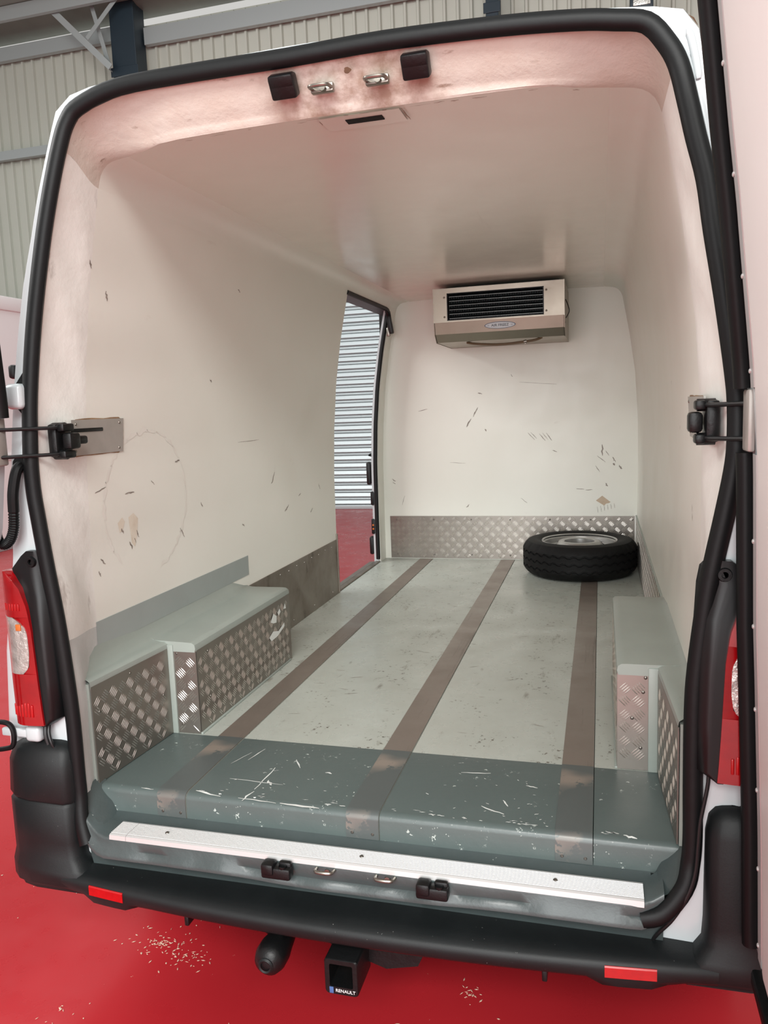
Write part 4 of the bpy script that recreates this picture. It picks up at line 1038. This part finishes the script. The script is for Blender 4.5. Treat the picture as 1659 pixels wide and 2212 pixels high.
def check(s, xw, plate):
    mb = MB()
    x = s * xw
    mb.box((x - 0.014, -0.022, 0.905), (x + 0.014, 0.045, 0.992), 0.008)
    mb.box((x - s * 0.034 - 0.012, -0.012, 0.925), (x - s * 0.034 + 0.016, 0.032, 0.968), 0.008)
    mb.box((x - s * 0.030 - 0.010, 0.020, 0.936), (x - s * 0.030 + 0.010, 0.075, 0.958), 0.006)
    for z in (0.982, 0.912):
        mb.tube([(x - s * 0.030, -0.004, z), (x + s * 0.006, -0.004, z)], 0.013, 12)
        mb.box((x - s * 0.026 - 0.008, -0.022, z - 0.010), (x - s * 0.026 + 0.012, 0.024, z + 0.010), 0.005)
    ck = V(mb, 'door_check', M['black'], label='black door check latch with two rods')
    for z in (0.982, 0.914):
        mb = MB()
        if s < 0: p = [(x + 0.02, 0.0, z), (x + 0.012, -0.03, z), (x - 0.02, -0.075, z + 0.0), (x - 0.12, -0.20, z), (x - 0.32, -0.45, z - 0.001)]
        else: p = [(x - 0.018, 0.01, z), (x - 0.012, -0.02, z), (x + 0.01, -0.05, z), (x + 0.075, -0.135, z + 0.002)]
        mb.tube(bez(p, 5), 0.0048, 8); V(mb, 'check_rod', M['wire'], parent=ck)
    return ck
check(-1, 0.776, plL)
check(1, 0.812, plR)
mb = MB(); mb.box((-0.786, 0.06, 0.966), (-0.7745, 0.20, 0.977), 0.003); V(mb, 'latch_slot', M['black'], parent=plL)

# ---- rear doors swung open, roughly square to the opening
XF = [(-0.15, 0.912), (0.13, 0.905), (0.45, 0.892), (0.87, 0.873), (1.05, 0.860), (1.33, 0.823), (1.45, 0.804), (1.65, 0.774), (1.76, 0.756)]
YE_ = [(-0.15, -0.100), (0.9, -0.100), (1.05, -0.110), (1.3, -0.160), (1.45, -0.195), (1.65, -0.250), (1.76, -0.30)]
def rear_door(s, shift, lab, low=0.0):
    zs = np.linspace(-0.14, 1.75, 40)
    X = lambda z: interp(XF, z) + shift + (low * min(1.0, max(0.0, (0.95 - z) / 0.4)) if s > 0 else interp([(0.40, low), (0.60, 0.07), (0.72, 0.030), (0.88, 0.012), (1.0, 0.0)], z))
    E_ = lambda z: interp(YE_, z)
    def P(z, u, d): return (s * (X(z) + d), E_(z) - u * (0.80 + E_(z) + 0.10) / 0.80 if u > 0.2 else E_(z) - u, z)
    mb = MB()
    mb.loft([[P(z, 0.0, 0.0) for z in zs], [P(z, 0.80, 0.0) for z in zs], [P(z, 0.80, 0.05) for z in zs], [P(z, 0.0, 0.05) for z in zs], [P(z, 0.0, 0.0) for z in zs]])
    for z in (zs[0], zs[-1]):
        mb.add([P(z, 0.0, 0.0), P(z, 0.80, 0.0), P(z, 0.80, 0.05), P(z, 0.0, 0.05)], [(0, 1, 2, 3)])
    dr = V(mb, 'rear_door', M['body'], label=lab)
    mb = MB(); zs2 = np.linspace(-0.10, 1.70, 40)
    lo = 0.135
    mb.loft([[P(z, lo, -0.001) for z in zs2], [P(z, lo + 0.010, -0.012) for z in zs2], [P(z, lo + 0.03, -0.014) for z in zs2], [P(z, 0.70, -0.016) for z in zs2], [P(z, 0.74, -0.001) for z in zs2]])
    V(mb, 'door_liner', M['door_liner'], parent=dr)
    for a, b in ((1.012, 1.74), (-0.13, 0.890 if s > 0 else 0.46)):
        zz = np.linspace(a, b, 22)
        mb = MB(); mb.tube([P(z, 0.022, -0.012) for z in zz], 0.0165, 12); V(mb, 'door_gasket', M['rubber'], parent=dr)
        mb = MB(); mb.loft([[P(z, 0.062, -0.001) for z in zz], [P(z, 0.064, -0.005) for z in zz], [P(z, 0.095, -0.005) for z in zz], [P(z, 0.097, -0.001) for z in zz]]); st = V(mb, 'trim_strip', M['alu'], parent=dr)
        mb = MB(); mb.loft([[P(z, 0.100, -0.0005) for z in zz], [P(z, 0.104, -0.003) for z in zz], [P(z, 0.130, -0.003) for z in zz], [P(z, 0.134, -0.0005) for z in zz]]); V(mb, 'sealant_line', M['rubber'], parent=dr)
        z = a + 0.03
        while z < b:
            rivets([P(z, 0.066, -0.005)], (-s, 0, 0), st, 0.005, m='alu'); z += 0.165
    mb = MB(); mb.box((min(s * (X(0.95) - 0.012), s * (X(0.95) + 0.002)), -0.165, 0.893), (max(s * (X(0.95) - 0.012), s * (X(0.95) + 0.002)), -0.108, 1.010), 0.005)
    br = V(mb, 'check_bracket', M['plate'], parent=dr)
    mb = MB(); mb.box((min(s * (X(-0.12) - 0.025), s * (X(-0.12) + 0.01)), -0.85, -0.16), (max(s * (X(-0.12) - 0.025), s * (X(-0.12) + 0.01)), -0.20, -0.125), 0.008); V(mb, 'bottom_seal', M['rubber'], parent=dr)
    return dr
rear_door(1, -0.002, 'open right rear door with white lined inner face', -0.009)
rear_door(-1, -0.022, 'open left rear door at the edge of view', 0.16)

# ---- tow hitch under the bumper
mb = MB(); mb.box((-0.42, 0.00, -0.345), (0.52, 0.06, -0.285), 0.006)
for x in (-0.43, 0.462): mb.box((x, -0.13, -0.284), (x + 0.012, 0.05, -0.255), 0.003)
mb.loft([[(-0.10, -0.06, -0.262), (0.20, -0.06, -0.262), (0.16, -0.06, -0.35), (0.08, -0.06, -0.37), (-0.06, -0.06, -0.33)], [(-0.10, -0.05, -0.262), (0.20, -0.05, -0.262), (0.16, -0.05, -0.35), (0.08, -0.05, -0.37), (-0.06, -0.05, -0.33)]], closed=True, caps=True)
hitch = V(mb, 'tow_hitch', M['black'], label='black tow hitch with square receiver under the bumper')
mb = MB(); hx, hz = -0.006, -0.338; w, h = 0.042, 0.045
oc = [(hx - w, hz - h), (hx + w, hz - h), (hx + w, hz + h), (hx - w, hz + h)]
def rrect(cx_, cz_, w, h, r, n=4):
    out = []
    for (sx, sz, a0) in ((1, 1, 0), (-1, 1, 90), (-1, -1, 180), (1, -1, 270)):
        for k in range(n + 1):
            a = math.radians(a0 + 90 * k / n)
            out.append((cx_ + sx * (w - r) + r * math.cos(a), cz_ + sz * (h - r) + r * math.sin(a)))
    return out
A_ = rrect(hx, hz, 0.042, 0.046, 0.010); B_ = rrect(hx, hz + 0.004, 0.029, 0.029, 0.004)
mb.loft([[(x, -0.05, z) for x, z in A_], [(x, -0.150, z) for x, z in A_], [(x, -0.153, z) for x, z in rrect(hx, hz, 0.040, 0.044, 0.010)], [(x, -0.153, z) for x, z in B_], [(x, -0.06, z) for x, z in B_]], closed=True)
V(mb, 'receiver', M['black'], smooth=40, parent=hitch)
mb = MB(); mb.box((hx - 0.029, -0.062, hz - 0.026), (hx + 0.029, -0.056, hz + 0.034)); V(mb, 'receiver_rust', M['rust_dark'], smooth=0, parent=hitch)
RX = Matrix.Rotation(math.radians(90), 3, 'X')
text_mesh('hitch_lettering', 'RENAULT', 0.0115, (hx + 0.010, -0.1536, hz - 0.034), RX, M['white_ink'], hitch, 0.0003)
mb = MB(); mb.box((hx - 0.030, -0.1545, hz - 0.042), (hx - 0.020, -0.1530, hz - 0.026), 0.0004); V(mb, 'hitch_mark', M['blue_ink'], parent=hitch)
mb = MB(); mb.lathe([(0.0, -0.150), (0.018, -0.149), (0.034, -0.138), (0.040, -0.120), (0.040, -0.09), (0.036, -0.07), (0.030, -0.03)], 24, (-0.192, -0.02, -0.325), 'y'); mb.box((-0.225, -0.10, -0.30), (-0.16, -0.03, -0.26), 0.01)
V(mb, 'socket_cover', M['black'], smooth=50, parent=hitch)
mb = MB(); mb.lathe([(0.012, -0.153), (0.016, -0.155), (0.020, -0.151)], 16, (-0.192, -0.02, -0.325), 'y'); V(mb, 'cover_rim', M['bumper'], parent=hitch)

# ---- road wheels that carry the van
for sx in (-1, 1):
    for yy in (0.75, 4.05):
        c = (sx * 0.86, yy, GZ + 0.335)
        mb = MB(); mb.lathe([(0.20, -0.09), (0.24, -0.105), (0.315, -0.10), (0.335, -0.075), (0.335, 0.075), (0.315, 0.10), (0.24, 0.105), (0.20, 0.09), (0.20, -0.09)], 40, c, 'x')
        w_ = V(mb, 'road_wheel', M['tyre'], label='black road tyre under the van')
        mb = MB(); mb.lathe([(0.0, sx * 0.05), (0.08, sx * 0.06), (0.17, sx * 0.03), (0.20, sx * 0.085), (0.205, 0.0), (0.0, 0.0)], 32, c, 'x'); V(mb, 'hub', M['rim'], parent=w_)

# ================================================================ REFRIGERATION UNIT
AC = empty('refrigeration_unit', (0.04, 2.97, 1.358), 'dull stainless refrigeration unit with black louvred grille on the bulkhead', 'cooling unit')
ax0, ax1 = -0.316, 0.400; yF = 2.70; zt, zb = 1.652, 1.358
gx0, gx1, gz0, gz1 = -0.240, 0.293, 1.474, 1.624
def A(mb, name, m, smooth=0, label=None, parent=None): return mb.build(name, m, parent or AC, smooth, label)
mb = MB(); t = 0.004
mb.box((ax0, yF, gz1), (ax1, yF + t, zt)); mb.box((ax0, yF, 1.466), (ax1, yF + t, gz0))
mb.box((ax0, yF, gz0), (gx0, yF + t, gz1)); mb.box((gx1, yF, gz0), (ax1, yF + t, gz1))
A(mb, 'front_panel', M['stainless'])
mb = MB()
lp = [(yF, 1.466), (yF + 0.020, 1.402), (yF + 0.070, 1.360), (YB - 0.002, zb), (YB - 0.002, zt), (yF, zt), (yF, zt - 0.003), (YB - 0.006, zt - 0.003), (YB - 0.006, zb + 0.003), (yF + 0.071, 1.363), (yF + 0.023, 1.404), (yF + 0.004, 1.466)]
mb.ext_x(lp, ax0 + 0.002, ax1 - 0.002); A(mb, 'casing', M['stainless'])
for x, sgn in ((ax0, -1), (ax1, 1)):
    mb = MB(); q = [(yF - 0.002, 1.464), (yF + 0.018, 1.400), (yF + 0.068, 1.357), (YB - 0.002, 1.357), (YB - 0.002, zt + 0.001), (yF - 0.002, zt + 0.001)]
    mb.ext_x(q, min(x, x + sgn * 0.004), max(x, x + sgn * 0.004)); A(mb, 'end_panel', M['stainless'])
    for z in (1.60, 1.43):
        rivets([(x + sgn * 0.004, yF + 0.05, z)], (sgn, 0, 0), AC, 0.005, 'screw', 'steel')
mb = MB(); d = 0.10
mb.box((gx0 - 0.004, yF + 0.06, gz0 - 0.004), (gx1 + 0.004, yF + 0.066, gz1 + 0.004))
mb.box((gx0 - 0.004, yF + 0.005, gz0 - 0.004), (gx0, yF + 0.06, gz1 + 0.004)); mb.box((gx1, yF + 0.005, gz0 - 0.004), (gx1 + 0.004, yF + 0.06, gz1 + 0.004))
mb.box((gx0, yF + 0.005, gz1), (gx1, yF + 0.06, gz1 + 0.004)); mb.box((gx0, yF + 0.005, gz0 - 0.004), (gx1, yF + 0.06, gz0))
A(mb, 'grille_recess', M['fin'])
mb = MB(); r_ = 0.004
for lo, hi in (((gx0 - 0.001, yF - 0.003, gz0), (gx0 + r_, yF + 0.012, gz1)), ((gx1 - r_, yF - 0.003, gz0), (gx1 + 0.001, yF + 0.012, gz1)), ((gx0, yF - 0.003, gz1 - r_), (gx1, yF + 0.012, gz1)), ((gx0, yF - 0.003, gz0), (gx1, yF + 0.012, gz0 + r_))): mb.box(lo, hi)
A(mb, 'grille_frame', M['black'])
for k in range(6):
    z = gz0 + 0.010 + k * 0.0237
    mb = MB(); mb.loft([[(x, yF + 0.002, z), (x, yF + 0.002, z + 0.0022), (x, yF + 0.030, z + 0.016), (x, yF + 0.030, z + 0.0138)] for x in (gx0 + 0.010, gx1 - 0.004)], closed=True, caps=True); lv = A(mb, 'louvre', M['fin'])
    mb = MB(); mb.box((gx0 + 0.012, yF - 0.001, z - 0.0006), (gx1 - 0.004, yF + 0.0022, z + 0.0024)); A(mb, 'louvre_edge', M['louvre'], parent=lv)
mb = MB()
for k in range(40):
    x = gx0 + 0.01 + k * 0.0133
    mb.box((x, yF + 0.034, gz0 + 0.002), (x + 0.0012, yF + 0.058, gz1 - 0.002))
A(mb, 'coil_fins', M['fin']).__setitem__('kind', 'stuff')
rivets([(gx0 - 0.016, yF, 1.602), (gx0 - 0.016, yF, 1.495), (gx1 + 0.014, yF, 1.604), (gx1 + 0.014, yF, 1.494)], (0, -1, 0), AC, 0.006, 'screw', 'steel')
# badge on the sloping lower band
ang = math.atan2(0.020, 0.064)
def bpt(x, v, off_=0.0):     # v along the slope from its middle, upward
    cy_, cz_ = yF + 0.010, 1.434
    return (x, cy_ - v * math.sin(ang) - off_ * math.cos(ang), cz_ + v * math.cos(ang) - off_ * math.sin(ang))
def oval(rx, rz, o1, o2):
    mb = MB(); n = 40; xc = 0.053
    ring = lambda o_: [bpt(xc + rx * math.cos(2 * math.pi * k / n), rz * math.sin(2 * math.pi * k / n), o_) for k in range(n)]
    mb.loft([ring(o1), ring(o2)], closed=True, caps=True); return mb
A(oval(0.086, 0.0195, 0.0, 0.0012), 'badge_border', M['badge_blue'])
bd = A(oval(0.082, 0.0168, 0.0004, 0.0017), 'badge', M['badge'], label='white oval maker badge with dark lettering')
RT = Matrix.Rotation(math.radians(90) + ang, 3, 'X')
RT = Matrix.Rotation(math.radians(90), 3, 'X') @ Matrix.Rotation(0, 3, 'X')
RT = Matrix.Rotation(math.radians(90) + ang, 3, 'X')
text_mesh('badge_lettering', 'AIR FREEZ', 0.0205, bpt(0.053, 0.0, 0.0022), RT, M['ink'], bd, 0.0004, 1.05)
mb = MB()
for sgn in (-1, 1):
    for k in range(3):
        xa = 0.053 + sgn * 0.060; xb = 0.053 + sgn * (0.074 - 0.002 * abs(k - 1))
        v = (k - 1) * 0.0032
        mb.loft([[bpt(xa, v - 0.0005, 0.0020), bpt(xa, v + 0.0005, 0.0020)], [bpt(xb, v - 0.0003, 0.0020), bpt(xb, v + 0.0003, 0.0020)]])
mb.build('badge_lines', M['badge_blue'], bd, 0)
# drain hose and side cable
mb = MB(); mb.tube(bez([(-0.15, yF + 0.11, 1.356), (-0.10, yF + 0.10, 1.346), (0.0, yF + 0.10, 1.336), (0.08, yF + 0.10, 1.335), (0.17, yF + 0.10, 1.341), (0.24, yF + 0.10, 1.349), (0.275, yF + 0.11, 1.362)], 6), 0.0068, 10); A(mb, 'drain_hose', M['hose'], 60)
mb = MB(); mb.tube([(0.175, yF + 0.10, 1.3415), (0.19, yF + 0.10, 1.3435)], 0.0095, 12); mb.box((0.178, yF + 0.085, 1.327), (0.188, yF + 0.097, 1.336), 0.002); A(mb, 'hose_clamp', M['steel'], 40)
mb = MB(); mb.tube(bez([(0.405, yF + 0.12, 1.56), (0.420, yF + 0.10, 1.52), (0.424, yF + 0.10, 1.49), (0.406, yF + 0.12, 1.46)], 5), 0.0025, 6); A(mb, 'side_cable', M['wire'], 60)
mb = MB(); mb.box((ax0 + 0.05, yF + 0.12, zt + 0.001), (ax1 - 0.03, YB - 0.05, 1.672)); A(mb, 'gap_shade', M['void'])  # near-black block stands in for the shade in the gap above the unit

# ================================================================ SPARE WHEEL
SX, SY, R_ = 0.470, 2.905, 0.325
SWH = empty('spare_wheel', (SX, SY, 0.003), 'spare wheel lying flat on the load floor against the bulkhead', 'wheel')
TH = 0.205
tp = [(0.205, 0.030), (0.212, 0.018), (0.235, 0.006), (0.265, 0.002), (0.295, 0.010), (0.312, 0.026), (0.3205, 0.040)]
gro = [(0.060, 1), (0.102, 1), (0.144, 1)]
for gz, _ in gro:
    tp += [(0.3245, gz - 0.012), (0.3250, gz - 0.0055), (0.3175, gz - 0.0035), (0.3175, gz + 0.0035), (0.3250, gz + 0.0055), (0.3245, gz + 0.012)]
tp += [(0.3205, 0.165), (0.312, 0.179), (0.295, 0.195), (0.265, 0.203), (0.235, 0.199), (0.212, 0.187), (0.205, 0.175), (0.200, 0.10), (0.205, 0.030)]
NSEG = 144
def tmod(i, k, r, h):
    if 8 <= k <= 11 or 14 <= k <= 17 or 20 <= k <= 23:
        h += 0.0042 if (i // 2) % 2 else -0.0042
    if k in (5, 6, 25, 26) and i % 6 in (0,): r -= 0.005
    return r, h
mb = MB(); mb.lathe(tp, NSEG, (SX, SY, 0.003), 'z', mod=tmod)
mb.build('tyre', M['tyre'], SWH, 25)
mb = MB()
mb.lathe([(0.206, 0.188), (0.214, 0.194), (0.217, 0.190), (0.209, 0.182), (0.201, 0.176), (0.196, 0.150), (0.178, 0.140), (0.176, 0.07), (0.19, 0.03), (0.206, 0.014)], 72, (SX, SY, 0.003), 'z')
mb.build('rim', M['rim'], SWH, 40)
mb = MB()
mb.lathe([(0.178, 0.138), (0.168, 0.150), (0.152, 0.160), (0.130, 0.166), (0.118, 0.184), (0.108, 0.188), (0.094, 0.188), (0.086, 0.183), (0.084, 0.150), (0.084, 0.120)], 72, (SX, SY, 0.003), 'z', skip=lambda i, j: j in (1, 2) and (i % 12) < 7)
mb.build('wheel_disc', M['rim'], SWH, 40)
mb = MB(); mb.lathe([(0.0, 0.100), (0.084, 0.100), (0.172, 0.095)], 48, (SX, SY, 0.003), 'z'); mb.build('wheel_void', M['void'], SWH, 40)
for k in range(5):
    a = 2 * math.pi * k / 5 + 0.3
    mb = MB(); mb.lathe([(0.0, 0.1685), (0.009, 0.1685), (0.0105, 0.166)], 12, (SX + 0.124 * math.cos(a), SY + 0.124 * math.sin(a), 0.008), 'z'); mb.build('stud_hole', M['void'], SWH, 40)
bpy.context.view_layer.update()
